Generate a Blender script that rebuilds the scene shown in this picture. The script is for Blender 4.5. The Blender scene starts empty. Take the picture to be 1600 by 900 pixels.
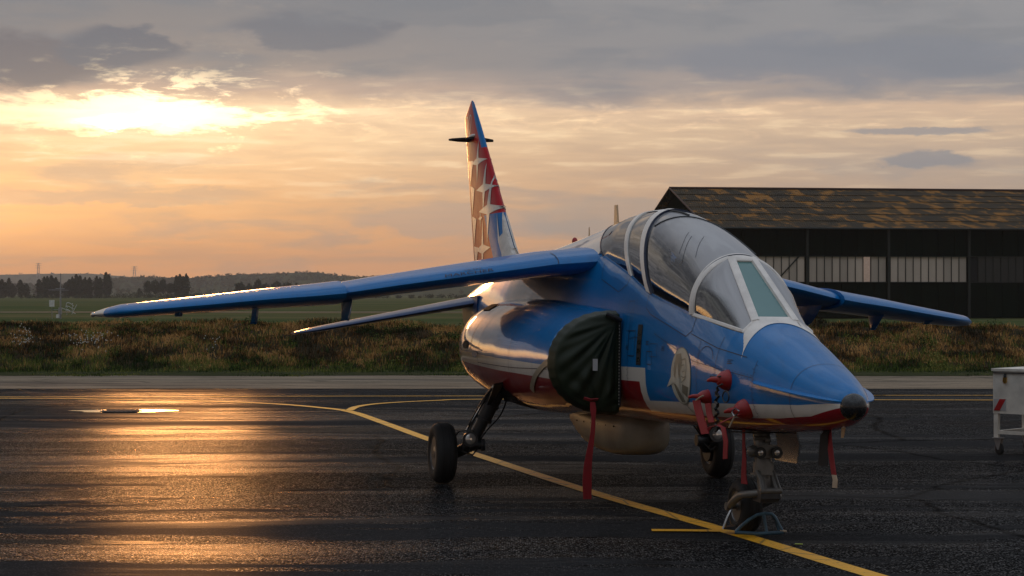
import bpy, math, random
import numpy as np
from math import sin, cos, pi, radians, atan2, sqrt
from mathutils import Matrix, Vector
random.seed(4); rng = np.random.default_rng(7)
SC = bpy.context.scene
COL = SC.collection

# ------------------------------------------------------------------ camera, exposure
F, EYE = 3214.0, 1.775            # focal length in pixels of a 1600 px wide picture, eye height
cam = bpy.data.cameras.new('camera'); camo = bpy.data.objects.new('camera', cam); COL.objects.link(camo)
cam.sensor_width = 36; cam.lens = F / 1600 * 36; cam.clip_start = 0.1; cam.clip_end = 60000
camo.location = (0, 0, EYE); camo.rotation_euler = (pi / 2 + math.atan(9 / F), 0, 0)
SC.camera = camo
SC.view_settings.view_transform = 'Standard'; SC.view_settings.look = 'None'
SC.view_settings.exposure = 0.27; SC.view_settings.gamma = 1
SC.cycles.use_denoising = True
SC.cycles.max_bounces = 8; SC.cycles.transparent_max_bounces = 24
SC.cycles.volume_bounces = 0
SC.cycles.sample_clamp_indirect = 6

# ------------------------------------------------------------------ node helper
class NT:
    def __init__(s, tree): s.t = tree; s.n = tree.nodes; s.l = tree.links
    def new(s, typ, **kw):
        n = s.n.new(typ)
        for k, v in kw.items(): setattr(n, k, v)
        return n
    def put(s, sock, v):
        if v is None: return
        if isinstance(v, V): s.l.new(v.o, sock)
        elif isinstance(v, bpy.types.NodeSocket): s.l.new(v, sock)
        elif isinstance(v, (tuple, list)):
            if len(v) == 3 and sock.type == 'RGBA': v = (*v, 1)
            sock.default_value = v
        else:
            if sock.type == 'RGBA': v = (v, v, v, 1)
            sock.default_value = v
    def m(s, op, a, b=None, c=None, clamp=False):
        n = s.new('ShaderNodeMath', operation=op); n.use_clamp = clamp
        s.put(n.inputs[0], a)
        if b is not None: s.put(n.inputs[1], b)
        if c is not None: s.put(n.inputs[2], c)
        return V(s, n.outputs[0])
    def noise(s, vec, scale=1, detail=4, rough=.5, dist=0, lac=2.0, col=False):
        n = s.new('ShaderNodeTexNoise'); s.put(n.inputs['Vector'], vec)
        for k, v in (('Scale', scale), ('Detail', detail), ('Roughness', rough), ('Distortion', dist), ('Lacunarity', lac)): s.put(n.inputs[k], v)
        return V(s, n.outputs['Color' if col else 'Fac'])
    def voronoi(s, vec, scale=1, feature='F1', rnd=1, out='Distance'):
        n = s.new('ShaderNodeTexVoronoi', feature=feature); s.put(n.inputs['Vector'], vec)
        s.put(n.inputs['Scale'], scale); s.put(n.inputs['Randomness'], rnd)
        return V(s, n.outputs[out])
    def mapping(s, vec, loc=(0, 0, 0), rot=(0, 0, 0), sc=(1, 1, 1)):
        n = s.new('ShaderNodeMapping'); s.put(n.inputs[0], vec)
        n.inputs[1].default_value = loc; n.inputs[2].default_value = rot; n.inputs[3].default_value = sc
        return V(s, n.outputs[0])
    def ramp(s, fac, stops, interp='LINEAR', color=False):
        n = s.new('ShaderNodeValToRGB'); r = n.color_ramp; r.interpolation = interp
        x0, x1 = stops[0][0], stops[-1][0]
        f = (V.wrap(s, fac) - x0) / (x1 - x0) if (x0 != 0 or x1 != 1) else fac
        s.put(n.inputs[0], f)
        es = r.elements
        while len(es) < len(stops): es.new(.5)
        for i, (x, v) in enumerate(stops):
            es[i].position = 0
        for i in range(len(stops) - 1, -1, -1):
            es[i].position = 1.0
        for i, (x, v) in enumerate(stops):
            es[i].position = (x - x0) / (x1 - x0)
            es[i].color = (*v, 1) if isinstance(v, (tuple, list)) else (v, v, v, 1)
        return V(s, n.outputs[0])
    def mix(s, fac, a, b, blend='MIX'):
        n = s.new('ShaderNodeMix', data_type='RGBA', blend_type=blend)
        s.put(n.inputs[0], fac); s.put(n.inputs[6], a); s.put(n.inputs[7], b)
        return V(s, n.outputs[2])
    def sep(s, v):
        n = s.new('ShaderNodeSeparateXYZ'); s.put(n.inputs[0], v); return [V(s, o) for o in n.outputs]
    def comb(s, x, y, z):
        n = s.new('ShaderNodeCombineXYZ')
        for i, v in enumerate((x, y, z)): s.put(n.inputs[i], v)
        return V(s, n.outputs[0])
    def bump(s, h, strength=.3, dist=.01, normal=None):
        n = s.new('ShaderNodeBump'); s.put(n.inputs['Height'], h); s.put(n.inputs['Strength'], strength)
        s.put(n.inputs['Distance'], dist)
        if normal is not None: s.put(n.inputs['Normal'], normal)
        return V(s, n.outputs[0])
    def sstep(s, e0, e1, x):
        n = s.new('ShaderNodeMapRange', interpolation_type='SMOOTHSTEP')
        s.put(n.inputs[0], x)
        if e0 <= e1: a = (e0, e1, 0, 1)
        else: a = (e1, e0, 1, 0)
        for i, v in enumerate(a): s.put(n.inputs[i + 1], v)
        return V(s, n.outputs[0])
class V:
    def __init__(s, nt, o): s.nt = nt; s.o = o
    @staticmethod
    def wrap(nt, v): return v if isinstance(v, V) else nt.m('ADD', v, 0)
    def __add__(s, b): return s.nt.m('ADD', s, b)
    def __radd__(s, b): return s.nt.m('ADD', s, b)
    def __sub__(s, b): return s.nt.m('SUBTRACT', s, b)
    def __rsub__(s, b): return s.nt.m('SUBTRACT', b, s)
    def __mul__(s, b): return s.nt.m('MULTIPLY', s, b)
    def __rmul__(s, b): return s.nt.m('MULTIPLY', s, b)
    def __truediv__(s, b): return s.nt.m('DIVIDE', s, b)
    def exp(s): return s.nt.m('EXPONENT', s)
    def clamp(s): return s.nt.m('ADD', s, 0, clamp=True)
    def gt(s, b): return s.nt.m('GREATER_THAN', s, b)
    def lt(s, b): return s.nt.m('LESS_THAN', s, b)

# ------------------------------------------------------------------ sky
SUN_AZ, SUN_EL = radians(-9.2), radians(4.9)      # azimuth from +Y towards +X
W = bpy.data.worlds.new('World'); SC.world = W; W.use_nodes = True
W.node_tree.nodes.clear(); s = NT(W.node_tree)
tc = s.new('ShaderNodeTexCoord'); D = V(s, tc.outputs['Generated'])
dx, dy, dz = s.sep(D)
El = s.m('ARCSINE', dz) * (180 / pi)
Az = s.m('ARCTAN2', dx, dy) * (180 / pi)
q = s.comb(dx, dy, dz * 5.5)                       # flat, streaky cloud sheets
nA = s.noise(q, 13, 7, .55, .3)                    # broad
nB = s.noise(s.comb(dx, dy, dz * 9), 22, 6, .52, .3)  # streaks
nC = s.noise(s.comb(dx, dy, dz * 2.6), 30, 8, .62, .2)   # ragged puffs
nD = s.noise(s.comb(dx, dy, dz * 2.2), 2.6, 6, .55, .3)  # wide banks, for the rest of the dome
Az0 = s.m('ARCTAN2', dx, dy) * (180 / pi)
sq = 1 + s.sstep(-15, -24, Az0) * .25 + s.sstep(60, 120, Az0) * .4
Ep = El * sq + (nA - .5) * 1.1 + (nC - .5) * .55
near = s.ramp(Ep, [(-1, (1.0, .38, .10)), (0.2, (1.0, .40, .12)), (1.3, (.94, .42, .14)), (2.4, (.88, .45, .175)), (3.4, (.88, .52, .25)),
                   (4.3, (.96, .64, .35)), (5.0, (.94, .66, .40)), (5.6, (.50, .36, .28)), (6.3, (.275, .235, .215)), (8.2, (.225, .215, .215)), (10, (.225, .215, .215))])
far = s.ramp(Ep, [(-1, (.56, .30, .17)), (0.2, (.56, .31, .18)), (1.5, (.48, .31, .20)), (2.7, (.38, .30, .24)), (3.6, (.42, .33, .26)),
                  (4.5, (.53, .39, .28)), (5.1, (.58, .41, .29)), (5.45, (.28, .255, .25)), (6.2, (.235, .24, .255)), (8.2, (.25, .25, .26)), (10, (.25, .25, .26))])
high = s.ramp(El, [(9, (.225, .222, .227)), (14, (.22, .225, .24)), (26, (.30, .33, .38)), (48, (.60, .66, .76)), (90, (.78, .84, .96))])
side = s.m('POWER', s.m('ABSOLUTE', (Az - (-14)) / s.ramp(Az, [(-180, 75), (-15, 90), (-13, 17), (180, 17)])), 2.0)
Gaz = (side * -1).exp()
left = s.sstep(-17, -26, Az)
base = s.mix(s.sstep(8.4, 10.5, El), s.mix(Gaz, far, near), high)
# streaks: darker greyish bands and lighter warm ones
st = s.sstep(.42, .68, nB)
low = s.sstep(6.2, 5.0, Ep)
base = s.mix(st * .34 * low, base, s.mix(Gaz, (.33, .275, .245), (.52, .32, .19)))
st2 = s.sstep(.47, .33, nB) * s.sstep(1.8, 4.2, Ep) * low
base = s.mix(st2 * (Gaz * .5 + .25), base, (.98, .74, .46))
band = s.sstep(.50, .66, nA) * s.sstep(4.6, 3.2, Ep) * s.sstep(.2, 1.4, Ep)
base = s.mix(band * .55, base, s.mix(Gaz, (.285, .26, .25), (.42, .30, .225)))
hi = s.sstep(5.2, 6.2, Ep)
base = s.mix(hi * s.sstep(.46, .66, nA) * .55, base, (.185, .195, .215))
base = s.mix(hi * s.sstep(.46, .30, nC) * .22, base, (.36, .305, .265))
wide = s.sstep(12, 22, El)
base = s.mix(wide * s.sstep(.44, .58, nD) * .75, base, (.20, .215, .25))
off_ = s.sstep(-17, -28, Az) + s.sstep(40, 80, Az)
bank_ = s.ramp(nC * .6 + nD * .4, [(.3, (.46, .43, .42)), (.44, (.27, .265, .28)), (.54, (.12, .125, .14)), (1, (.09, .095, .11))])
base = s.mix(off_.clamp() * s.sstep(3.9, 4.9, El + (nC - .5) * 2.2) * s.sstep(48, 26, El), base, bank_)
def blob(a, e, ra, re, wob=.8, soft=None):
    A_ = (Az + (nC - .5) * 5.0 * wob - a) / ra
    E_ = (El + (nC - .5) * 1.5 * wob + (nA - .5) * .8 * wob - e) / re
    return ((A_ * A_ + E_ * E_) * -1).exp()
def dark(a, e, ra, re, colr, k=.9, wob=.8):
    global base
    b = s.sstep(.28, .62, blob(a, e, ra, re, wob))
    base = s.mix(b * k, base, colr)
dark(-14.2, 6.35, 3.6, .85, (.165, .155, .165), .95)
dark(-10.8, 6.75, 1.7, .6, (.15, .155, .175), .95)
dark(-5.6, 7.25, 2.6, .5, (.165, .17, .19), .85)
dark(-3.0, 7.9, 5.0, .5, (.19, .195, .21), .6)
dark(9.3, 6.4, 6.0, .75, (.185, .20, .235), .6)
dark(11.6, 3.72, 1.5, .22, (.235, .235, .25), .8, .5)
dark(11.2, 4.42, 2.2, .12, (.25, .25, .265), .7, .4)
dark(-1.4, 2.0, 3.6, .55, (.40, .315, .26), .5)
dark(-11, 2.7, 4.4, .25, (.52, .34, .22), .6)
dark(3, 2.1, 2.8, .65, (.34, .29, .25), .55)
# the sun behind the cloud: burnt-out gaps and their halo
def add(a, e, ra, re, colr, wob=.8, lo=.2, hi_=.8, raw=False):
    global base
    b = blob(a, e, ra, re, wob)
    if not raw: b = s.sstep(lo, hi_, b)
    base = s.mix(b, base, colr, 'ADD')
add(-9.4, 4.1, 7.5, 1.9, (.22, .14, .06), .3, raw=True)
nG = s.noise(s.comb(dx, dy, dz * 3.4), 34, 9, .66, .6)
nF = s.noise(s.comb(dx, dy, dz * 5.0), 110, 6, .6, .3)
G_ = nG * .72 + nF * .28
gap = s.sstep(.47, .60, G_ + (blob(-10.6, 4.90, 3.6, .42, .25) * .34) + (blob(-8.6, 5.95, 1.9, .30, .2) * .16) - .06)
base = s.mix(gap * blob(-9.4, 5.05, 3.7, 1.0, .3), base, (1.4, 1.05, .55), 'ADD')
base = s.mix(s.sstep(.50, .92, blob(-10.2, 4.86, 2.3, .30, .85)), base, (1.3, 1.05, .60), 'ADD')
edge_ = s.sstep(.46, .70, G_) * blob(-2.0, 5.05, 9.5, .42, .25)
base = s.mix(edge_ * .8, base, (.40, .27, .13), 'ADD')
base = s.mix(s.sstep(.52, .66, G_) * blob(9, 4.7, 8, .55, .2) * .5, base, (.30, .18, .09), 'ADD')
add(-42, 2.1, 26, 2.0, (1.7, .85, .26), .4, .1, .8)
# clear physical sky shining through thinner cloud high up
nis = s.new('ShaderNodeTexSky', sky_type='NISHITA'); nis.sun_disc = False
nis.sun_elevation = SUN_EL; nis.sun_rotation = SUN_AZ
nis.air_density = 1.5; nis.dust_density = 2.0
thin = s.sstep(.6, .4, nD) * s.sstep(9, 20, El)
below = s.sstep(-.2, -1.5, El)
base = s.mix(below, base, (.10, .085, .075))
bg = s.new('ShaderNodeBackground'); s.put(bg.inputs[0], base); bg.inputs[1].default_value = 1.0
bg2 = s.new('ShaderNodeBackground'); s.put(bg2.inputs[0], V(s, nis.outputs[0])); s.put(bg2.inputs[1], thin * .05)
ad = s.new('ShaderNodeAddShader'); s.l.new(bg.outputs[0], ad.inputs[0]); s.l.new(bg2.outputs[0], ad.inputs[1])
wo = s.new('ShaderNodeOutputWorld'); s.l.new(ad.outputs[0], wo.inputs[0])
W.cycles.sampling_method = 'MANUAL'; W.cycles.sample_map_resolution = 2048

sun = bpy.data.lights.new('sun', 'SUN'); suno = bpy.data.objects.new('sun', sun); COL.objects.link(suno)
sun.energy = .34; sun.angle = radians(4.0); sun.color = (1.0, .42, .13)
sd = Vector((sin(SUN_AZ) * cos(SUN_EL), cos(SUN_AZ) * cos(SUN_EL), sin(SUN_EL)))
suno.rotation_euler = sd.to_track_quat('Z', 'Y').to_euler(); suno.location = (-10, 20, 12)

# ------------------------------------------------------------------ mesh helpers
def sm_interp(x, xs, ys):
    xs = np.asarray(xs, float); ys = np.asarray(ys, float)
    h = np.diff(xs); d = np.diff(ys) / h
    m = np.zeros(len(xs))
    for i in range(1, len(xs) - 1):
        if d[i - 1] * d[i] > 0:
            w1, w2 = 2 * h[i] + h[i - 1], h[i] + 2 * h[i - 1]
            m[i] = (w1 + w2) / (w1 / d[i - 1] + w2 / d[i])
    m[0], m[-1] = d[0], d[-1]
    x = np.clip(x, xs[0], xs[-1]); i = np.clip(np.searchsorted(xs, x) - 1, 0, len(xs) - 2)
    t = (x - xs[i]) / h[i]
    return ((2 * t**3 - 3 * t**2 + 1) * ys[i] + (t**3 - 2 * t**2 + t) * h[i] * m[i] + (-2 * t**3 + 3 * t**2) * ys[i + 1] + (t**3 - t**2) * h[i] * m[i + 1])

class MB:
    def __init__(s): s.v = []; s.f = []; s.mi = []; s.cur = 0
    def add(s, vs, fs, mi=None):
        o = len(s.v); s.v.extend([tuple(map(float, p)) for p in vs])
        for f in fs: s.f.append(tuple(i + o for i in f)); s.mi.append(s.cur if mi is None else mi)
        return s
    def grid(s, P, close_u=False, close_v=False, flip=False):
        P = np.asarray(P, float); n, m = P.shape[:2]; fs = []
        for i in range(n if close_u else n - 1):
            for j in range(m if close_v else m - 1):
                a, b, c, d = i * m + j, ((i + 1) % n) * m + j, ((i + 1) % n) * m + (j + 1) % m, i * m + (j + 1) % m
                fs.append((a, d, c, b) if flip else (a, b, c, d))
        return s.add(P.reshape(-1, 3), fs)
    def loft(s, rings, caps=True, flip=False):
        s0 = len(s.v); s.grid(rings, close_v=True, flip=flip); n = len(rings); m = len(rings[0])
        if caps:
            a = tuple(s0 + j for j in range(m)); b = tuple(s0 + (n - 1) * m + j for j in range(m))
            s.f += [a if flip else a[::-1], b[::-1] if flip else b][::1]; s.mi += [s.cur] * 2
        return s
    def box(s, c, d, rot=None):
        hx, hy, hz = d[0] / 2, d[1] / 2, d[2] / 2
        vs = [Vector((x, y, z)) for z in (-hz, hz) for y in (-hy, hy) for x in (-hx, hx)]
        if rot is not None: vs = [rot @ v for v in vs]
        vs = [v + Vector(c) for v in vs]
        return s.add(vs, [(0, 2, 3, 1), (4, 5, 7, 6), (0, 1, 5, 4), (2, 6, 7, 3), (0, 4, 6, 2), (1, 3, 7, 5)])
    def tube(s, pts, r, n=10, caps=True, sq=(1, 1)):
        pts = [Vector(p) for p in pts]; rs = r if isinstance(r, (list, tuple)) else [r] * len(pts)
        rings = []; up = None
        for i, p in enumerate(pts):
            t = (pts[min(i + 1, len(pts) - 1)] - pts[max(i - 1, 0)]).normalized()
            if up is None:
                up = Vector((0, 0, 1)) if abs(t.z) < .9 else Vector((1, 0, 0))
            a = t.cross(up).normalized(); b = a.cross(t).normalized(); up = b
            rings.append([p + (a * cos(k * 2 * pi / n) * sq[0] + b * sin(k * 2 * pi / n) * sq[1]) * rs[i] for k in range(n)])
        return s.loft(rings, caps)
    def cyl(s, p0, p1, r0, r1=None, n=14): return s.tube([p0, p1], [r0, r0 if r1 is None else r1], n)
    def lathe(s, prof, c, axis, n=28, closed=False):
        ax = Vector(axis).normalized(); up = Vector((0, 0, 1)) if abs(ax.z) < .9 else Vector((1, 0, 0))
        a = ax.cross(up).normalized(); b = a.cross(ax)
        R = [[Vector(c) + ax * h + (a * cos(k * 2 * pi / n) + b * sin(k * 2 * pi / n)) * r for k in range(n)] for h, r in prof]
        if closed: R.append(R[0])
        return s.loft(R, caps=not closed)
    def ball(s, c, r, n=16, m=10, sc=(1, 1, 1)):
        R = [[(c[0] + sc[0] * r * sin(pi * (i + .02) / (m + .04)) * cos(2 * pi * k / n), c[1] + sc[1] * r * sin(pi * (i + .02) / (m + .04)) * sin(2 * pi * k / n), c[2] + sc[2] * r * cos(pi * (i + .02) / (m + .04))) for k in range(n)] for i in range(m + 1)]
        return s.loft(R)
    def prism(s, poly, axis_vec):
        n = len(poly); a = [Vector(p) for p in poly]; d = Vector(axis_vec)
        return s.add(a + [p + d for p in a], [tuple(range(n))[::-1], tuple(range(n, 2 * n))] + [(i, (i + 1) % n, n + (i + 1) % n, n + i) for i in range(n)])
    def ribbon(s, pts, w, side=(0, 1, 0), th=.003):
        sd = Vector(side).normalized(); ws = w if isinstance(w, (list, tuple)) else [w] * len(pts)
        A = []
        for i, (p, wi) in enumerate(zip(pts, ws)):
            p = Vector(p); t = (Vector(pts[min(i + 1, len(pts) - 1)]) - Vector(pts[max(i - 1, 0)])).normalized()
            nn = t.cross(sd).normalized() * th
            A.append([p - sd * wi / 2 - nn, p + sd * wi / 2 - nn, p + sd * wi / 2 + nn, p - sd * wi / 2 + nn])
        return s.loft(A)
    def mesh(s, name, mats, smooth=True, angle=40, xf=None, off=None):
        me = bpy.data.meshes.new(name)
        vv = s.v
        if xf is not None: vv = [tuple(xf @ Vector(p)) for p in vv]
        if off is not None: vv = [(p[0] - off[0], p[1] - off[1], p[2] - off[2]) for p in vv]
        me.from_pydata(vv, [], s.f)
        for m in (mats if isinstance(mats, (list, tuple)) else [mats]): me.materials.append(m)
        me.polygons.foreach_set('material_index', s.mi)
        if smooth:
            me.polygons.foreach_set('use_smooth', [True] * len(s.f))
            if angle < 180: me.set_sharp_from_angle(angle=radians(angle))
        me.update(); return me
    def obj(s, name, mats, parent=None, smooth=True, angle=40, xf=None, label=None, normals=True):
        off = None
        if parent is None and s.v:
            a = np.array([tuple(xf @ Vector(p)) if xf is not None else p for p in s.v])
            off = ((a[:, 0].min() + a[:, 0].max()) / 2, (a[:, 1].min() + a[:, 1].max()) / 2, a[:, 2].min())
        elif parent is not None and parent.get('_base') is not None: off = tuple(parent['_base'])
        me = s.mesh(name, mats, smooth, angle, xf, off)
        if normals:
            import bmesh
            bm = bmesh.new(); bm.from_mesh(me); bmesh.ops.recalc_face_normals(bm, faces=bm.faces); bm.to_mesh(me); bm.free()
        o = bpy.data.objects.new(name, me); COL.objects.link(o)
        if parent is None: o.location = off if off else (0, 0, 0)
        else:
            o.parent = parent
            if parent.get('_base') is not None: o['_base'] = parent['_base']
        if label: o['label'] = label
        return o
def tag(o, label=None, cat=None, group=None, kind=None):
    if label: o['label'] = label
    if cat: o['category'] = cat
    if group: o['group'] = group
    if kind: o['kind'] = kind
    return o
def thing(name, base, label, cat, group=None):
    o = bpy.data.objects.new(name, None); COL.objects.link(o); o.location = base; o['_base'] = list(base)
    o.empty_display_size = .2
    return tag(o, label, cat, group)
def gp(px, py, z=0.0):
    Y = F * (EYE - z) / (py - 459); return ((px - 800) / F * Y, Y, z)

# ------------------------------------------------------------------ materials
MATS = {}
def mat(name):
    m = bpy.data.materials.new(name); m.use_nodes = True; m.node_tree.nodes.clear(); MATS[name] = m
    nt = NT(m.node_tree); b = nt.new('ShaderNodeBsdfPrincipled'); o = nt.new('ShaderNodeOutputMaterial')
    nt.l.new(b.outputs[0], o.inputs[0]); nt.b = b; nt.outn = o
    nt.tc = nt.new('ShaderNodeTexCoord'); nt.P = V(nt, nt.tc.outputs['Object'])
    return m, nt
def setb(nt, **kw):
    for k, v in kw.items(): nt.put(nt.b.inputs[k.replace('_', ' ')], v)
def plain(name, col, rough=.5, metal=0, var=.12, scale=8, bump=.0, spec=.5, coat=0):
    m, nt = mat(name)
    n = nt.noise(nt.P, scale, 5, .6)
    c = nt.mix(nt.sstep(.3, .7, n), tuple(x * (1 - var) for x in col), tuple(min(1, x * (1 + var)) for x in col))
    setb(nt, Base_Color=c, Roughness=nt.sstep(0, 1, n) * .25 * rough + rough * .85, Metallic=metal, Specular_IOR_Level=spec, Coat_Weight=coat)
    if bump: setb(nt, Normal=nt.bump(nt.noise(nt.P, scale * 4, 5, .6), bump, .01))
    return m

BLUE = (.001, .150, .42); RED = (.26, .006, .010); WHITE = (.66, .62, .56)
def paint_common(nt, colr, rough=.10, drops=False, coat=.9, spec=.12):
    n = nt.noise(nt.P, 3.0, 4, .6); n2 = nt.noise(nt.P, 40, 4, .6)
    c = nt.mix(nt.sstep(.45, .75, nt.noise(nt.mapping(nt.P, sc=(2, 6, 1.2)), 3, 6, .65)) * .18, colr, (.05, .06, .08))
    wav = nt.noise(nt.P, 1.8, 2, .4) * .008 + nt.noise(nt.P, 9, 3, .5) * .0011
    nrm = nt.bump(wav, .55, 1.0)
    if drops:
        vd = nt.voronoi(nt.P, 55, 'F1'); d = nt.sstep(.32, .12, vd) * nt.sstep(.42, .6, nt.noise(nt.P, 9, 3))
        nrm = nt.bump(d, .5, .004, nrm)
    setb(nt, Base_Color=c, Roughness=rough + .22 + nt.sstep(.4, .8, n2 * .5 + n * .5) * .12, Coat_Weight=coat, Coat_Roughness=.008 + nt.sstep(.5, .9, n) * .03, Coat_IOR=1.45, Specular_IOR_Level=spec, Normal=nrm, Coat_Normal=nrm)
# fuselage livery, written in the aircraft's own coordinates
def livery(name):
    m, nt = mat(name); x, y, z = nt.sep(nt.P)
    fr_ = x.gt(3.36); fw_ = x.gt(3.52)
    zbr = nt.ramp(x, [(-5.5, .138), (-3, .125), (-.8, .112), (1.0, .106), (2.7, .102), (3.6, .102)])
    zbf = nt.ramp(x, [(3.3, .0785), (5.2, .081), (5.9, .0835), (6.3, .0865), (6.52, .0915), (6.7, .0955)])
    ztr = nt.ramp(x, [(-5.5, .146), (-3, .136), (-.8, .122), (1.0, .117), (2.7, .113), (3.6, .113)])
    ztf = nt.ramp(x, [(3.3, .0870), (5.2, .091), (6.2, .0935), (6.5, .0955), (6.7, .0960)])
    zb = (zbr * (1 - fr_) + zbf * fr_) * 10
    zt = (ztr * (1 - fw_) + ztf * fw_) * 10
    c = nt.mix(z.lt(zt), BLUE, WHITE)
    c = nt.mix(z.lt(zb), c, RED)
    # white spine behind the canopy
    sp = nt.ramp(x, [(-5.5, .24), (-3.2, .222), (-2.2, .206), (.6, .208), (1.6, .209), (2.0, .210)]) * 10
    c = nt.mix(z.gt(sp) * x.lt(2.2), c, (.60, .58, .56))
    paint_common(nt, c, coat=.92 - x.gt(5.14) * nt.sstep(.98, 1.10, z) * .62)
    return m
M_LIV = livery('fuselage_paint')
m, nt = mat('blue_paint'); paint_common(nt, BLUE, .14, True, coat=.45)
m, nt = mat('navy_paint'); paint_common(nt, (.002, .028, .11), .14, True, coat=.5)
m, nt = mat('wing_paint'); x, y, z = nt.sep(nt.P)
paint_common(nt, nt.mix((nt.m('ABSOLUTE', y) - (x + 1.0) * .45).gt(4.43), BLUE, WHITE), .2, True, coat=.45)
m, nt = mat('red_paint'); paint_common(nt, RED)
m, nt = mat('white_paint'); paint_common(nt, WHITE, .22)
m, nt = mat('light_blue_paint'); paint_common(nt, (.10, .30, .62), .25)
m, nt = mat('fin_paint'); x, y, z = nt.sep(nt.P)
lead = x + (z - 2.2) * 1.162            # distance behind the leading edge: -2.72 on the edge itself
c = nt.mix(z.lt(2.74) * lead.gt(-3.45), (.46, .012, .016), BLUE)
cap = z.gt(3.55) * lead.gt(-2.84)
c = nt.mix(cap, c, BLUE)
c = nt.mix(lead.gt(-3.30) * z.lt(3.55) * z.gt(2.74), c, (.42, .004, .012))
paint_common(nt, c, .10, coat=.13, spec=.06)
plain('dark_rubber', (.012, .012, .012), .75, bump=.2, scale=14)
plain('wheel_rim', (.16, .16, .16), .4, .7, scale=20)
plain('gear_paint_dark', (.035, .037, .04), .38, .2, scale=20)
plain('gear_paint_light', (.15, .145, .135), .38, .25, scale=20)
plain('bare_steel', (.45, .45, .45), .22, 1, scale=20)
plain('black_hose', (.01, .01, .01), .5)
plain('black_void', (.006, .006, .007), .8)
plain('pod_paint', (.27, .235, .175), .42, scale=3, var=.2)
plain('panel_line', (.004, .012, .04), .5)
plain('soft_grey_frame', (.74, .70, .65), .35, scale=6)
plain('nose_black', (.012, .013, .015), .28, scale=30)
plain('red_cover', (.30, .010, .010), .45, scale=20, bump=.3)
plain('red_ribbon', (.25, .006, .012), .7, scale=20, bump=.3)
plain('black_ribbon', (.012, .012, .014), .7)
plain('pale_cord', (.45, .35, .25), .7)
plain('emblem_field', (.42, .42, .36), .35, scale=14)
plain('emblem_line', (.20, .21, .17), .4)
plain('emblem_dark', (.11, .11, .085), .4)
plain('antenna_amber', (.55, .36, .20), .35)
plain('chock_blue', (.035, .085, .125), .5, scale=20, var=.3)
plain('seat_cloth', (.03, .035, .03), .8); plain('cockpit_grey', (.035, .04, .045), .7)
plain('star_white', (.55, .52, .48), .22, scale=10)
plain('marking_ink', (.004, .01, .05), .4)
plain('brass', (.7, .42, .10), .3, 1)
plain('cart_white', (.70, .66, .58), .42, scale=3, var=.22)
plain('stripe_red', (.40, .01, .015), .3); plain('stripe_grey', (.42, .42, .42), .3)
plain('galvanised', (.30, .30, .30), .5, .6)
plain('instrument_white', (.6, .6, .58), .5)
# intake cover canvas
m, nt = mat('cover_canvas')
wv = nt.noise(nt.mapping(nt.P, sc=(1, 1, 1)), 260, 2)
setb(nt, Base_Color=nt.mix(nt.noise(nt.P, 6, 4), (.008, .014, .006), (.017, .027, .013)), Roughness=.5, Specular_IOR_Level=.28, Normal=nt.bump(wv, .25, .002))
# glass of the canopy: thin shell, dew on the upper side
def glass(name, tint, dew, thickness_dark=.5):
    m, nt = mat(name)
    nt.n.remove(nt.b)
    g = nt.new('ShaderNodeBsdfGlossy'); g.inputs['Roughness'].default_value = .012; nt.put(g.inputs[0], (1, 1, 1, 1))
    t = nt.new('ShaderNodeBsdfTransparent'); nt.put(t.inputs[0], tint)
    fr = nt.new('ShaderNodeFresnel'); fr.inputs[0].default_value = 2.1
    wav = nt.noise(nt.P, 3, 2, .4) * .003
    nrm = nt.bump(wav, .6, 1.0); nt.put(g.inputs['Normal'], nrm); nt.put(fr.inputs['Normal'], nrm)
    mx = nt.new('ShaderNodeMixShader'); nt.l.new(fr.outputs[0], mx.inputs[0]); nt.l.new(t.outputs[0], mx.inputs[1]); nt.l.new(g.outputs[0], mx.inputs[2])
    d = nt.new('ShaderNodeBsdfDiffuse'); nt.put(d.inputs[0], (.74, .74, .76))
    tr = nt.new('ShaderNodeBsdfTranslucent'); nt.put(tr.inputs[0], (.5, .5, .5))
    ad = nt.new('ShaderNodeMixShader'); ad.inputs[0].default_value = .25; nt.l.new(d.outputs[0], ad.inputs[1]); nt.l.new(tr.outputs[0], ad.inputs[2])
    geo = nt.new('ShaderNodeNewGeometry'); nz = nt.sep(V(nt, geo.outputs['Normal']))[2]; nz = nt.m('ABSOLUTE', nz)
    edge = nt.noise(nt.P, 1.8, 3, .5)
    runs = nt.noise(nt.mapping(nt.P, sc=(4, 18, 1.5)), 4, 5, .6)
    streak = nt.sstep(.03, .0, nt.m('ABSOLUTE', runs - .5)) * .5
    fac = nt.sstep(.42, .78, nz + (edge - .5) * .25) * dew * nt.sstep(2.3, 3.6, nt.sep(nt.P)[0]) + .01
    m2 = nt.new('ShaderNodeMixShader'); nt.put(m2.inputs[0], fac); nt.l.new(mx.outputs[0], m2.inputs[1]); nt.l.new(ad.outputs[0], m2.inputs[2])
    nt.l.new(m2.outputs[0], nt.outn.inputs[0])
    return m
glass('canopy_glass', (.30, .32, .36), .62)
glass('side_pane_glass', (.30, .32, .36), .60)
m, nt = mat('green_pane_glass')
setb(nt, Base_Color=(.09, .22, .21), Roughness=.12, Specular_IOR_Level=.6, Coat_Weight=.4)
gn = nt.noise(nt.P, 3, 3); setb(nt, Base_Color=nt.mix(gn, (.07, .19, .19), (.13, .27, .26)))
m, nt = mat('lamp_glass'); setb(nt, Base_Color=(.55, .52, .48), Roughness=.08, Specular_IOR_Level=.8, Metallic=.6)

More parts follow.
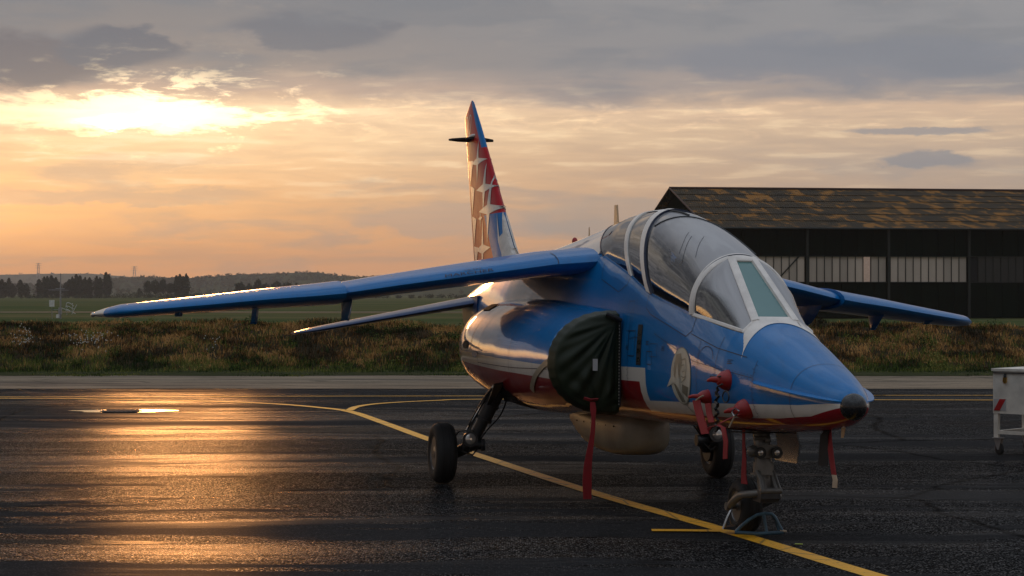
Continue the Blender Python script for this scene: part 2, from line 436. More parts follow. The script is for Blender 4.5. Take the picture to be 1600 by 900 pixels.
# ground
m, nt = mat('wet_asphalt')
P = nt.P; x, y, z = nt.sep(P)
warp = nt.noise(nt.comb(x * .22, y * .22, 1), 1.0, 3, .5)
big = nt.noise(nt.comb(x * .085, y * .62 + warp * .9, 0), 1.0, 7, .60, .35)
mid = nt.noise(nt.comb(x * .30, y * 1.5 + warp, 3), 1.7, 6, .62, .3)
mix_ = big * .68 + mid * .32
film = nt.sstep(.458, .495, mix_)                # damp, grainy surface; below it dull smooth patches
pool = nt.sstep(.575, .605, mix_)                # thin standing water
sheen = nt.sstep(.50, .62, nt.noise(nt.comb(x * .11, y * .8 + warp, 8), 1.3, 6, .6, .4))
vg = nt.voronoi(P, 62, 'F1'); vc = nt.sep(nt.voronoi(P, 62, out='Color'))[0]; gr = nt.noise(P, 150, 3, .7)
agg = nt.sstep(.15, .60, vg)
stone = nt.ramp(vc, [(0, (.020, .0205, .022)), (.45, (.055, .056, .059)), (.8, (.13, .131, .134)), (1, (.26, .256, .25))])
col = nt.mix(agg, stone, (.007, .007, .007))
col = nt.mix((1 - film) * .75, col, (.027, .027, .028))
col = nt.mix(pool * .7, col, (.008, .008, .009))
joint = nt.sstep(.014, .005, nt.m('ABSOLUTE', nt.m('PINGPONG', y + .03 * (mid - .5), 2.9)))
col = nt.mix(joint * .7, col, (.004, .004, .004))
crk = nt.sstep(.010, .0, nt.voronoi(nt.comb(x + warp * 2 + gr * .05, y + mid * .6, 0), .16, 'DISTANCE_TO_EDGE')); col = nt.mix(crk * .8, col, (.003, .003, .003))
stain = nt.sstep(.60, .72, nt.noise(P, .8, 5, .65)); col = nt.mix(stain * .55, col, (.008, .008, .008))
hgt = (1 - agg) * .7 + gr * .5
bmp = nt.bump(hgt, .25 + film * .75 - pool * .80, .0026)
setb(nt, Base_Color=col, Roughness=.95, Specular_IOR_Level=0, Normal=bmp, Coat_Normal=bmp, Coat_IOR=1.33,
     Coat_Weight=.02 + film * (1 - pool) * (1 - agg) * nt.ramp(vc, [(0, .05), (.5, .16), (.8, .36), (1, .6)]) + pool * .07 + sheen * .12, Coat_Roughness=.18 + sheen * .06 + (1 - film) * .1)
m, nt = mat('old_concrete'); P = nt.P; x, y, z = nt.sep(P)
n = nt.noise(nt.comb(x * .25, y, 0), 1.2, 6, .65); n2 = nt.noise(P, 14, 5, .7)
col = nt.mix(nt.sstep(.3, .7, n * .6 + n2 * .4), (.12, .092, .062), (.31, .24, .165))
col = nt.mix(nt.sstep(.52, .60, nt.noise(nt.comb(x * .18, y * 1.4, 4), .9, 6, .7)) * .75, col, (.05, .045, .038))
crack = nt.sstep(.03, .0, nt.voronoi(nt.comb(x * .35, y * .8, 0), .9, 'DISTANCE_TO_EDGE'))
col = nt.mix(crack * .6, col, (.03, .03, .02))
setb(nt, Base_Color=col, Roughness=.9, Specular_IOR_Level=.15, Normal=nt.bump(n2, .5, .01))
m, nt = mat('yellow_line'); P = nt.P
n = nt.noise(P, 30, 6, .75); n2 = nt.noise(P, 2.2, 5, .6)
worn = (nt.sstep(.54, .64, n) * nt.sstep(.30, .60, n2) + nt.sstep(.58, .70, nt.noise(P, 5, 6, .7)) * .7 + nt.sstep(.02, .0, nt.voronoi(P, 1.3, 'DISTANCE_TO_EDGE')) * .8).clamp()
col = nt.mix(worn * .85, nt.mix(n2, (.80, .36, .008), (.95, .50, .02)), (.035, .03, .025))
setb(nt, Base_Color=col, Roughness=.48, Specular_IOR_Level=.3, Normal=nt.bump(nt.voronoi(P, 75), .5, .002))
m, nt = mat('puddle_water'); setb(nt, Base_Color=(.012, .012, .012), Roughness=.10, Specular_IOR_Level=.04, Normal=nt.bump(nt.noise(nt.P, 2, 2), .04, .01))
plain('drain_iron', (.012, .012, .012), .7, .3, bump=.4)
m, nt = mat('soil_bank'); P = nt.P; x, y, z = nt.sep(P)
n = nt.noise(P, 1.1, 7, .68); n2 = nt.noise(P, 7, 5, .7)
col = nt.ramp(n * .6 + n2 * .4, [(0, (.012, .014, .006)), (.42, (.022, .020, .009)), (.55, (.045, .028, .012)), (1, (.085, .05, .02))])
setb(nt, Base_Color=col, Roughness=.95, Specular_IOR_Level=.1, Normal=nt.bump(n2, .8, .08))
m, nt = mat('grass_field'); P = nt.P; x, y, z = nt.sep(P)
n = nt.noise(nt.comb(x * .004, y * .02, 0), 2, 5, .6); n2 = nt.noise(nt.comb(x * .05, y * .2, 0), 1, 5, .7)
col = nt.ramp(n * .6 + n2 * .4, [(0, (.045, .065, .025)), (.45, (.060, .080, .030)), (.58, (.13, .11, .05)), (1, (.20, .16, .075))])
setb(nt, Base_Color=col, Roughness=1, Specular_IOR_Level=0)
m, nt = mat('verge_soil'); n = nt.noise(nt.P, 3, 6, .7)
setb(nt, Base_Color=nt.ramp(n, [(0, (.02, .03, .01)), (.5, (.035, .04, .014)), (1, (.09, .065, .03))]), Roughness=1, Specular_IOR_Level=.05, Normal=nt.bump(n, .6, .03))
def blade_mat(name, a, b, c):
    m, nt = mat(name); oi = nt.new('ShaderNodeNewGeometry'); r = V(nt, oi.outputs['Random Per Island'])
    n = nt.sstep(.30, .70, nt.noise(nt.P, .75, 5, .65))
    col = nt.ramp(r * .35 + n * .65, [(0, a), (.35, a), (.52, b), (.7, c), (1, c)])
    setb(nt, Base_Color=col, Roughness=.8, Specular_IOR_Level=.12)
blade_mat('dry_blades', (.018, .013, .005), (.19, .090, .026), (.55, .31, .11))
blade_mat('green_blades', (.008, .024, .004), (.062, .105, .016), (.19, .19, .045))
plain('leaf_lime', (.35, .45, .03), .5)
plain('petal_white', (.6, .6, .55), .7)
m, nt = mat('hill_soil'); setb(nt, Base_Color=nt.mix(nt.noise(nt.P, .01, 4), (.03, .045, .02), (.06, .06, .03)), Roughness=1, Specular_IOR_Level=0)
blade_mat('tree_leaves', (.012, .020, .008), (.022, .034, .012), (.040, .050, .018))
plain('bark', (.04, .03, .022), .9)
# hangar
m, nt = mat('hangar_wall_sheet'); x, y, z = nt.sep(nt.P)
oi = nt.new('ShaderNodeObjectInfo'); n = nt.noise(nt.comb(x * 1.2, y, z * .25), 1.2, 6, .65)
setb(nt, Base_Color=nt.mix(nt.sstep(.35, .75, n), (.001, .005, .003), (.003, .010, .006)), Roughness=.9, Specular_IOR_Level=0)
m, nt = mat('hangar_roof_sheet'); x, y, z = nt.sep(nt.P)
oi = nt.new('ShaderNodeObjectInfo'); rr = V(nt, oi.outputs['Random'])
xx = x + y * .0
n = nt.noise(nt.comb(x * 1.6 + z * 2.5, y * .9, z * 3.2), .55, 6, .68, .5)
n3 = nt.noise(nt.P, .12, 3, .5)
col = nt.ramp(n * .75 + n3 * .15 + rr * .10, [(0, (.022, .018, .011)), (.44, (.035, .026, .015)), (.53, (.060, .038, .015)), (.57, (.26, .115, .022)), (1, (.36, .17, .035))])
cor = nt.m('SINE', (x) * 36.0)
setb(nt, Base_Color=col, Roughness=.8, Specular_IOR_Level=.15, Normal=nt.bump(cor, .6, .03))
m, nt = mat('lit_pane'); oi = nt.new('ShaderNodeObjectInfo'); rr = V(nt, oi.outputs['Random'])  # pale pane: light of the lit bays put into the colour
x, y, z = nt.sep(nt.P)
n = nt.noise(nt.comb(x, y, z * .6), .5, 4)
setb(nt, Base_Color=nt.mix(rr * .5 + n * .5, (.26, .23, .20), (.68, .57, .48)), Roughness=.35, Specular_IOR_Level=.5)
plain('dim_pane', (.022, .022, .022), .4)  # dark copy of the pane colour for the unlit bays
plain('bright_pane', (.5, .5, .52), .1, .6)  # single bright pane, its brightness put into the colour
plain('hangar_steel', (.008, .012, .010), .6); plain('rust_steel', (.05, .02, .012), .8)

# ================================================================== THE AIRCRAFT
# body frame: x forward, y to port, z up, origin on the ground midway between the main wheels
PSI = radians(13.36); ROLL, PITCH = .013, .017
Rw = Matrix(((sin(PSI), cos(PSI), 0), (-cos(PSI), sin(PSI), 0), (0, 0, 1)))
Ry = Matrix(((cos(PITCH), 0, -sin(PITCH)), (0, 1, 0), (sin(PITCH), 0, cos(PITCH))))
Rx = Matrix(((1, 0, 0), (0, cos(ROLL), sin(ROLL)), (0, -sin(ROLL), cos(ROLL))))
XF = Matrix.Translation((.665, 19.585, 0)) @ (Rw @ Ry @ Rx).to_4x4()
jet = bpy.data.objects.new('jet_aircraft', None); COL.objects.link(jet); jet.matrix_world = XF; jet.empty_display_size = .5
tag(jet, 'blue, white and red two seat jet trainer parked on wet apron with intakes covered', 'jet aircraft')
M = MATS
ST = [  # x, z bottom, z widest, half width, z top, exponent up, exponent down
    (6.66, .905, .940, .030, .975, 2, 2), (6.64, .880, .940, .060, 1.00, 2, 2), (6.58, .850, .942, .105, 1.045, 2, 2), (6.45, .810, .948, .160, 1.095, 2.1, 2.1), (6.25, .775, .965, .220, 1.160, 2.15, 2.2),
    (6.0, .750, .985, .275, 1.235, 2.2, 2.3), (5.6, .728, 1.01, .338, 1.365, 2.3, 2.45), (5.2, .71, 1.04, .385, 1.495, 2.4, 2.55), (4.9, .70, 1.06, .412, 1.69, 2.2, 2.6),
    (4.45, .69, 1.08, .437, 1.955, 2.05, 2.6), (4.0, .685, 1.10, .45, 2.135, 2.0, 2.6), (3.5, .68, 1.12, .46, 2.285, 2.0, 2.6), (3.0, .675, 1.13, .46, 2.39, 2, 2.6),
    (2.5, .67, 1.15, .462, 2.43, 2, 2.6), (2.0, .66, 1.17, .48, 2.425, 2, 2.6), (1.5, .65, 1.20, .51, 2.395, 2, 2.6), (1.0, .645, 1.25, .54, 2.35, 2.05, 2.6), (0, .66, 1.30, .56, 2.27, 2.2, 2.4),
    (-1, .74, 1.38, .54, 2.21, 2.3, 2.3), (-2, .90, 1.5, .47, 2.16, 2.3, 2.2), (-3, 1.10, 1.6, .37, 2.08, 2.2, 2.1), (-4, 1.32, 1.65, .26, 1.97, 2.1, 2), (-4.9, 1.50, 1.68, .14, 1.84, 2, 2), (-5.15, 1.60, 1.69, .06, 1.77, 2, 2)]
_xs = [a[0] for a in ST][::-1]; _cols = [[a[k] for a in ST][::-1] for k in range(1, 7)]
def sec(x): return [float(sm_interp(x, _xs, c)) for c in _cols]
SILLX = [-6, 1.0, 1.95, 2.8, 3.4, 4.45, 5.2, 7]; SILLZ = [2.0, 2.05, 2.06, 1.885, 1.725, 1.54, 1.405, 1.2]
def zsill(x): return float(np.interp(x, SILLX, SILLZ))
def up_pt(x, ph):     # ph 0 = widest point on the port side, pi/2 = top, pi = starboard
    zb, zm, w, zt, nu, nl = sec(x); c, s_ = cos(ph), sin(ph)
    return (x, w * math.copysign(abs(c) ** (2 / nu), c), zm + (zt - zm) * abs(s_) ** (2 / nu))
def ph_at(x, z):
    zb, zm, w, zt, nu, nl = sec(x); r = min(1, max(0, (z - zm) / (zt - zm))); return math.asin(min(1, r ** (nu / 2)))
def side_y(x, z):     # half width of the skin at height z
    zb, zm, w, zt, nu, nl = sec(x)
    if z >= zm: return w * max(0, 1 - ((z - zm) / (zt - zm)) ** nu) ** (1 / nu)
    return w * max(0, 1 - ((zm - z) / (zm - zb)) ** nl) ** (1 / nl)
def low_pt(x, ph):    # ph from 0 (port) to -pi (starboard)
    zb, zm, w, zt, nu, nl = sec(x); c, s_ = cos(ph), sin(ph)
    return (x, w * math.copysign(abs(c) ** (2 / nl), c), zm - (zm - zb) * abs(s_) ** (2 / nl))
CAN0, CAN1 = 1.30, 5.2         # stretch open at the top under the glass
def ring(x, open_):
    pts = []
    for k in range(21): pts.append(low_pt(x, -pi + pi * k / 20))
    zs = min(zsill(x), sec(x)[3] - .02); p1 = ph_at(x, zs)
    for k in range(1, 13): pts.append(up_pt(x, p1 * k / 12))
    y1, z1 = pts[-1][1], pts[-1][2]
    for k in range(1, 16):
        if open_: # coaming sheet well below the glass
            t = k / 16; yy = y1 * (1 - 2 * t); pts.append((x, yy * .97, z1 - .004 - .20 * min(1, min(t, 1 - t) * 9)))
        else: pts.append(up_pt(x, p1 + (pi - 2 * p1) * k / 16))
    for k in range(0, 12): pts.append(up_pt(x, pi - p1 + p1 * k / 12))
    return pts
b = MB()
xs = list(np.linspace(6.66, 6.3, 8)) + list(np.linspace(6.25, 5.22, 20)) + [5.2]
front = [ring(x, False) for x in xs]
b.loft(front, caps=True)
mid_x = list(np.linspace(5.2, 1.72, 56)); b2 = [ring(x, True) for x in mid_x]
m0 = len(b.f); P_ = np.array(b2)
n_low = 33
b.grid(P_[:, :n_low]); b.grid(P_[:, list(range(n_low - 1 + 16, P_.shape[1])) + [0]])
b.loft([ring(x, False) for x in np.linspace(1.72, -5.15, 80)], caps=True)
fus = b.obj('fuselage', M['fuselage_paint'], jet, angle=50)
b = MB(); b.grid(P_[:, n_low - 1:n_low + 16]); b.obj('cockpit_tub', M['black_void'], jet, angle=60)

# ---- nose cap, strakes
b = MB(); b.ball((6.600, -.012, .938), .088, 24, 16); b.obj('nose_cap', M['nose_black'], jet)
for s_ in (-1, 1):
    b = MB(); R = []
    for x_ in np.linspace(5.62, 6.60, 20):
        t = (x_ - 5.62) / .98; z_ = 1.075 - .105 * t; y0 = side_y(x_, z_); w_ = .055 * (1 - (2 * t - .75) ** 2 * .35) * min(1, t * 12) * min(1, (1 - t) * 14) + .003
        R.append([(x_, s_ * (y0 - .03), z_ + .016), (x_, s_ * (y0 + w_), z_ + .003), (x_, s_ * (y0 + w_), z_ - .003), (x_, s_ * (y0 - .03), z_ - .016)])
    b.loft(R); b.obj('nose_strake', M['blue_paint'], jet)

# ---- nacelles
NS = [(2.78, .48, 1.15, .50, .385, .375), (2.72, .48, 1.15, .525, .405, .39), (2.4, .47, 1.15, .555, .44, .41), (1.6, .44, 1.15, .60, .50, .455), (.8, .42, 1.165, .64, .54, .485),
      (0, .40, 1.18, .655, .545, .475), (-.7, .38, 1.20, .64, .53, .44), (-1.3, .36, 1.225, .57, .49, .37), (-1.8, .34, 1.25, .47, .43, .29), (-2.3, .32, 1.27, .35, .33, .22), (-2.45, .32, 1.27, .30, .29, .20)]
_nx = [a[0] for a in NS][::-1]; _nc = [[a[k] for a in NS][::-1] for k in range(1, 6)]
def nac_pt(x, ph, side, off=0.0):        # ph 0 = outboard, pi/2 = up
    y0, z0, w, hu, hd = [float(sm_interp(x, _nx, c)) for c in _nc]; c, s_ = cos(ph), sin(ph); e = 2 / 2.15
    yo = math.copysign(abs(c) ** e, c) * ((w + off) if c > 0 else .05)
    return (x, side * (y0 + yo), z0 + math.copysign(abs(s_) ** e, s_) * ((hu if s_ > 0 else hd) + off))
for side in (-1, 1):
    b = MB(); xs = list(np.linspace(2.78, 2.4, 6)) + list(np.linspace(2.3, -2.45, 44))
    R = [[nac_pt(x, 2 * pi * k / 56, side) for k in range(56)] for x in xs]
    b.grid(R, close_v=True)
    inner = [[nac_pt(2.78, 2 * pi * k / 56, side), tuple(np.array(nac_pt(2.70, 2 * pi * k / 56, side, -.04)))][j] for j in range(2) for k in range(56)]
    b.cur = 0; b.grid(np.array(inner).reshape(2, 56, 3), close_v=True)
    nac = b.obj('nacelle', M['fuselage_paint'], jet, angle=60)
    b = MB(); b.grid([[nac_pt(2.70, 2 * pi * k / 56, side, -.04) for k in range(56)], [nac_pt(1.9, 2 * pi * k / 56, side, -.1) for k in range(56)]], close_v=True)
    b.add([nac_pt(1.9, 2 * pi * k / 56, side, -.1) for k in range(56)], [tuple(range(56))]); b.obj('intake_duct', M['black_void'], nac)
    b = MB(); b.lathe([(0, .30), (-.25, .24), (-.24, .20), (.05, .20)], (-2.4, side * .36, 1.27), (1, 0, 0), 24); b.obj('exhaust_pipe', M['black_void'], nac)
    # lighter lip at the shoulder
    b = MB(); b.grid([[nac_pt(x, radians(18 + 62 * k / 10), side, .0035) for k in range(11)] for x in (2.78, 2.73, 2.67, 2.61)]); b.obj('intake_lip', M['light_blue_paint'], nac)
    def nac_line(pts, w=.010, name='panel_gap', m_='panel_line', off=.003):
        b = MB(); A = []
        for i, (x, ph) in enumerate(pts):
            p = np.array(nac_pt(x, ph, side, off)); q_ = pts[min(i + 1, len(pts) - 1)]; r_ = pts[max(i - 1, 0)]
            t = np.array(nac_pt(q_[0], q_[1], side, off)) - np.array(nac_pt(r_[0], r_[1], side, off)); t /= np.linalg.norm(t)
            nrm = np.array((0, side * cos(ph), sin(ph))); sd_ = np.cross(t, nrm); sd_ /= np.linalg.norm(sd_)
            A.append([p - sd_ * w / 2, p + sd_ * w / 2])
        b.grid(A); b.obj(name, M[m_], nac, normals=False)
    nac_line([(.15, radians(a)) for a in range(-70, 86, 6)], .006)
    nac_line([(-.25, radians(a)) for a in range(5, 76, 6)], .014)
    nac_line([(1.35, radians(a)) for a in range(-80, 70, 6)], .006)
    nac_line([(x, radians(-6)) for x in np.linspace(.15, 2.6, 12)], .006)
    nac_line([(-1.3, radians(a)) for a in range(-50, 60, 6)], .006)
    # vent scoop on the shoulder and small oval outlet
    b = MB(); b.grid([[nac_pt(x, radians(a), side, .008) for a in (50, 56, 62)] for x in np.linspace(-.95, -.45, 6)]); b.obj('vent_slot', M['black_void'], nac, normals=False)
    b = MB(); c0 = (-.55, radians(8)); b.add([nac_pt(c0[0] + .17 * cos(t), c0[1] + .07 * sin(t), side, .006) for t in np.linspace(0, 2 * pi, 16, False)], [tuple(range(16))]); b.obj('vent_outlet', M['black_void'], nac, normals=False)
    b = MB(); b.add([nac_pt(c0[0] + .55 + .14 * cos(t), c0[1] - .12 + .05 * sin(t), side, .005) for t in np.linspace(0, 2 * pi, 16, False)], [tuple(range(16))]); b.obj('access_cover', M['blue_paint'], nac, normals=False)

# ---- belly pod
b = MB(); R = []
for x_, w_, zt_, zb_ in [(2.24, .02, .58, .50), (2.21, .10, .66, .44), (2.13, .19, .72, .39), (1.95, .235, .73, .355), (1.6, .25, .73, .335), (1.2, .25, .73, .345), (.8, .24, .73, .39), (.5, .215, .73, .46), (.2, .18, .72, .55), (-.1, .08, .70, .64)]:
    zc = (zt_ + zb_) / 2; h_ = (zt_ - zb_) / 2
    R.append([(x_, w_ * math.copysign(abs(cos(t)) ** .62, cos(t)), zc + h_ * math.copysign(abs(sin(t)) ** .62, sin(t))) for t in np.linspace(0, 2 * pi, 36, False)])
b.loft(R); pod = b.obj('belly_pod', M['pod_paint'], jet, angle=180)
b = MB()
for x_ in np.linspace(.7, 1.9, 6): b.ball((x_, -.243, .60), .008, 6, 4)
b.obj('rivet_row', M['black_void'], pod)['kind'] = 'stuff'

# ---- wings
def airfoil(le, zle, c, tc_, y, n=14, twist=0.0):
    up_, lo_ = [], []
    for i in range(n + 1):
        t = (1 - cos(pi * i / n)) / 2
        th = 5 * tc_ * (.2969 * sqrt(t) - .126 * t - .3516 * t * t + .2843 * t**3 - .1015 * t**4)
        cam_ = .008 * 4 * t * (1 - t)
        up_.append((le - c * t, y, zle + c * (cam_ + th) - c * t * twist)); lo_.append((le - c * t, y, zle + c * (cam_ * .3 - th * .86) - c * t * twist))
    return up_ + lo_[-2:0:-1]
WZ = ([.2, .41, .72, 1.21, 1.54, 2.05, 2.41, 2.92, 3.64, 4.24, 4.55], [2.030, 2.020, 1.992, 1.918, 1.870, 1.795, 1.738, 1.695, 1.625, 1.570, 1.540])
def wz(y): return float(sm_interp(y, *WZ))
def te(y): return -1.12 - .2 * (y - .3)
def wing_surface(side, y, le, t_, upper=True): pass
for side in (-1, 1):
    wing = None
    inb = []
    for y in (.12, .3, .7, 1.1, 1.5, 1.9, 2.2, 2.375):
        le = 1.82 - (y - .3) * .595; inb.append(airfoil(le, wz(y) + .0, le - te(y), .088, side * y))
    b = MB(); b.loft(inb)
    wing = b.obj('wing', M['wing_paint'], jet, angle=50)
    outb = []
    for y in (2.38, 2.6, 3.0, 3.5, 4.0, 4.3, 4.42, 4.5, 4.55):
        le = .69 - (y - 2.38) * .675 - max(0, y - 4.3) ** 2 * 9; c_ = le - te(y) - max(0, y - 4.3) ** 2 * 3
        outb.append(airfoil(le, wz(y) - .004, c_, .10 - max(0, y - 4.3) * .12, side * y))
    b = MB(); b.loft(outb); b.obj('outer_panel', M['wing_paint'], wing, angle=50)
    # fittings under the wing
    def fin_under(y, x0, x1, drop, th, name, rake=.1):
        z0 = wz(y) - .02; b = MB(); R = []
        for k, (t, s2) in enumerate(((0, 1), (.25, .97), (.6, .86), (.9, .7), (1, .45))):
            zz = z0 - drop * t; xa = x1 - rake * t - (1 - s2) * .3; xb_ = x0 + (1 - s2) * .25
            R.append([(xa, side * y, zz), ((xa * 2 + xb_) / 3, side * y + th, zz), (xb_, side * y, zz), ((xa * 2 + xb_) / 3, side * y - th, zz)])
        b.loft(R); b.obj(name, M['blue_paint'], wing, angle=35)
    fin_under(2.28, -.35, .42, .24, .040, 'stores_pylon', .25)
    fin_under(3.10, -.45, .02, .20, .030, 'stores_pylon', .2)
    fin_under(3.78, -.7, -.3, .07, .035, 'flap_fairing')
    # panel seam where the leading edge meets the root fairing
    b = MB(); sec_ = airfoil(1.82 - .36 * .595, wz(.66), 1.82 - .36 * .595 - te(.66), .090, side * .66); sec2 = [(p[0], p[1] + side * .008, p[2]) for p in sec_]
    idx = list(range(4)) + []
    b.grid([[(p[0] + .003, p[1], p[2] + .002) for p in sec_[0:4]], [(p[0] + .003, p[1], p[2] + .002) for p in sec2[0:4]]]); b.obj('root_seam', M['panel_line'], wing, normals=False)
    # navigation lamp at the tip
    b = MB(); b.ball((-1.18, side * 4.545, 1.535), .035, 12, 8, (1.6, .6, .7)); b.obj('tip_lamp', M['lamp_glass'], wing)
    # tailplane
    b = MB(); R = []
    for y in (.12, .4, .9, 1.4, 1.9, 2.08, 2.15, 2.17):
        e_ = max(0, y - 1.95); le = -3.18 - (y - .3) * .60 - e_ * e_ * 4; te_ = -4.62 - (y - .3) * .19
        R.append(airfoil(le, 1.735 - (y - .3) * .195, le - te_, .085 - e_ * .12, side * y))
    b.loft(R); tp = b.obj('tailplane', M['navy_paint'], jet, angle=50)
    b = MB(); b.prism([(-3.0, side * .33, 1.80), (-3.0, side * .33, 1.62), (-3.5, side * .30, 1.40), (-4.0, side * .27, 1.52), (-4.2, side * .25, 1.78)], (0, side * .05, 0)); b.obj('root_plate', M['navy_paint'], tp, label='dark blue seal plate at the root of the tailplane')

# ---- wing root fairing and fin
FIN_LE = [(-2.25, 2.10), (-2.55, 2.16), (-2.80, 2.28), (-3.02, 2.46), (-3.38, 2.77), (-4.90, 4.07), (-5.02, 4.165), (-5.10, 4.18)]
def fin_le(z): return float(np.interp(z, [p[1] for p in FIN_LE], [p[0] for p in FIN_LE]))
def fin_te(z): return float(np.interp(z, [2.1, 2.2, 4.0, 4.18], [-4.87, -4.9, -5.50, -5.14]))
b = MB(); R = []
FZ = [2.05, 2.16, 2.28, 2.46, 2.7, 3.0, 3.3, 3.6, 3.85, 4.0, 4.08, 4.14, 4.175]
def fin_half(x, z, c0=None):
    le, te_ = fin_le(z), fin_te(z) if z < 4.0 else fin_te(z); c_ = le - te_; t = max(0, min(1, (le - x) / max(c_, .01)))
    thk = .085 if z < 4.0 else .06
    return 5 * thk * c_ * (.2969 * sqrt(t) - .126 * t - .3516 * t * t + .2843 * t**3 - .1015 * t**4)
for z_ in FZ:
    le, te_ = fin_le(z_), fin_te(z_); c_ = le - te_; L_, R_ = [], []
    for i in range(13):
        t = (1 - cos(pi * i / 12)) / 2; x_ = le - c_ * t; h_ = fin_half(x_, z_)
        L_.append((x_, h_, z_)); R_.append((x_, -h_, z_))
    R.append(L_ + R_[-2:0:-1])
b.loft(R); fin = b.obj('fin', M['fin_paint'], jet, angle=50)
def tess(Q, tri, lim=.05):
    vs = [Vector((q.x, q.y)) for q in Q]; fs = [tuple(t) for t in tri]
    for _ in range(6):
        cache = {}; out = []; done = True
        def midv(a, b_):
            k = (min(a, b_), max(a, b_))
            if k not in cache: vs.append((vs[a] + vs[b_]) / 2); cache[k] = len(vs) - 1
            return cache[k]
        need = {}
        for f in fs:
            for a, b_ in ((f[0], f[1]), (f[1], f[2]), (f[2], f[0])):
                if (vs[a] - vs[b_]).length > lim: need[(min(a, b_), max(a, b_))] = 1
        if not need: break
        for f in fs:
            a, b_, c_ = f; e = [(min(p, q_), max(p, q_)) in need for p, q_ in ((a, b_), (b_, c_), (c_, a))]; n_ = sum(e)
            if n_ == 0: out.append(f)
            elif n_ == 3:
                x, y, z = midv(a, b_), midv(b_, c_), midv(c_, a); out += [(a, x, z), (x, b_, y), (z, y, c_), (x, y, z)]
            else:
                while not e[0] : a, b_, c_ = b_, c_, a; e = e[1:] + e[:1]
                if n_ == 2 and not e[1]: a, b_, c_ = c_, a, b_; e = e[-1:] + e[:-1]
                if n_ == 1: x = midv(a, b_); out += [(a, x, c_), (x, b_, c_)]
                else: x, y = midv(a, b_), midv(b_, c_); out += [(x, b_, y), (a, x, y), (a, y, c_)]
        fs = out
    return vs, fs
def fin_poly(pts, name, m_, off=.004, grid=True):
    b = MB()
    for side in (-1, 1):
        import mathutils.geometry as mg
        P0 = [Vector((p[0], p[1], 0)) for p in pts]
        # subdivide outline so that it follows the skin
        Q = []
        for i in range(len(P0)):
            a, c_ = P0[i], P0[(i + 1) % len(P0)]; k = max(1, int((c_ - a).length / .08))
            Q += [a + (c_ - a) * j / k for j in range(k)]
        tv, tf = tess(Q, mg.tessellate_polygon([Q])); b.add([(q.x, side * (fin_half(q.x, q.y) + off), q.y) for q in tv], tf)
    return b.obj(name, M[m_], fin, smooth=False, normals=False)
def star(cx, cz, a, bq, w, tilt=0.0):
    out = []
    for k in range(8):
        ang = pi / 2 * (k / 2) + tilt; r = (a if k % 4 == 0 else bq) if k % 2 == 0 else w
        out.append((cx + r * sin(ang) * 1.35, cz + r * cos(ang)))
    return out
# paint stars: (x, z) on the fin side
def lead_x(z, back): return fin_le(z) - back
for z_, bk, a, bq, w in [(3.40, .42, .26, .30, .055), (3.06, .40, .30, .34, .065), (2.72, .98, .13, .10, .025), (2.36, 1.25, .34, .38, .07), (2.80, .42, .40, .42, .075)]:
    fin_poly(star(lead_x(z_, bk), z_, a, bq, w), 'painted_star', 'star_white')
fin_poly([(-3.02, 2.20), (-2.50, 2.175), (-2.86, 2.34), (-3.08, 2.52), (-3.36, 2.75), (-3.18, 2.50), (-3.26, 2.46), (-3.48, 2.74), (-3.30, 2.42)], 'painted_flash', 'star_white', .005)
# pale triangles along the hinge line
for z0, z1 in [(3.45, 3.15), (3.15, 2.78), (2.78, 2.42), (2.42, 2.10)]:
    x0, x1 = fin_te(z0) + .14, fin_te(z1) + .14
    fin_poly([(x0, z0), (x0 + .36, (z0 + z1) / 2 + .13), (x1 + .02, z1)], 'painted_triangle', 'star_white')
# rudder gap and number
fin_poly([(fin_te(3.66) + .10, 3.66), (fin_te(3.66) + .12, 3.66), (fin_te(2.15) + .12, 2.15), (fin_te(2.15) + .10, 2.15)], 'rudder_gap', 'panel_line', .004)
fin_poly([(fin_te(3.66) + .0, 3.655), (fin_te(3.66) + .11, 3.70), (fin_te(3.66) + .11, 3.67), (fin_te(3.66) + .0, 3.635)], 'rudder_gap', 'panel_line', .004)
def stroke(pts, w):     # open polyline to a closed outline
    pts = [Vector((p[0], p[1])) for p in pts]; A, B = [], []
    for i, p in enumerate(pts):
        t = (pts[min(i + 1, len(pts) - 1)] - pts[max(0, i - 1)]).normalized(); n_ = Vector((-t.y, t.x)) * w / 2; A.append(p + n_); B.append(p - n_)
    return [tuple(p) for p in A + B[::-1]]
fin_poly(stroke([(-5.335, 3.985), (-5.20, 3.985), (-5.235, 3.88), (-5.285, 3.76)], .020), 'painted_digit', 'star_white', .005)
o_ = [(-5.07 + .085 * cos(t) + .03 * sin(t), 3.885 + .11 * sin(t)) for t in np.linspace(pi / 2, -3 * pi / 2 + .001, 22)]
fin_poly(stroke(o_, .018), 'painted_digit', 'star_white', .005)
# flat antenna plates high on both sides
b = MB(); b.prism([(-4.72, 0, 3.69), (-4.84, -.08, 3.69), (-5.05, -.25, 3.69), (-5.14, -.275, 3.69), (-5.26, -.12, 3.69), (-5.26, .12, 3.69), (-5.14, .275, 3.69), (-5.05, .25, 3.69), (-4.84, .08, 3.69)], (0, 0, .022)); b.obj('antenna_plate', M['black_void'], fin, smooth=False)
b = MB(); b.ball((-4.93, 0, 3.725), .12, 18, 10, (1.9, .62, .30)); b.obj('antenna_fairing', M['star_white'], fin)

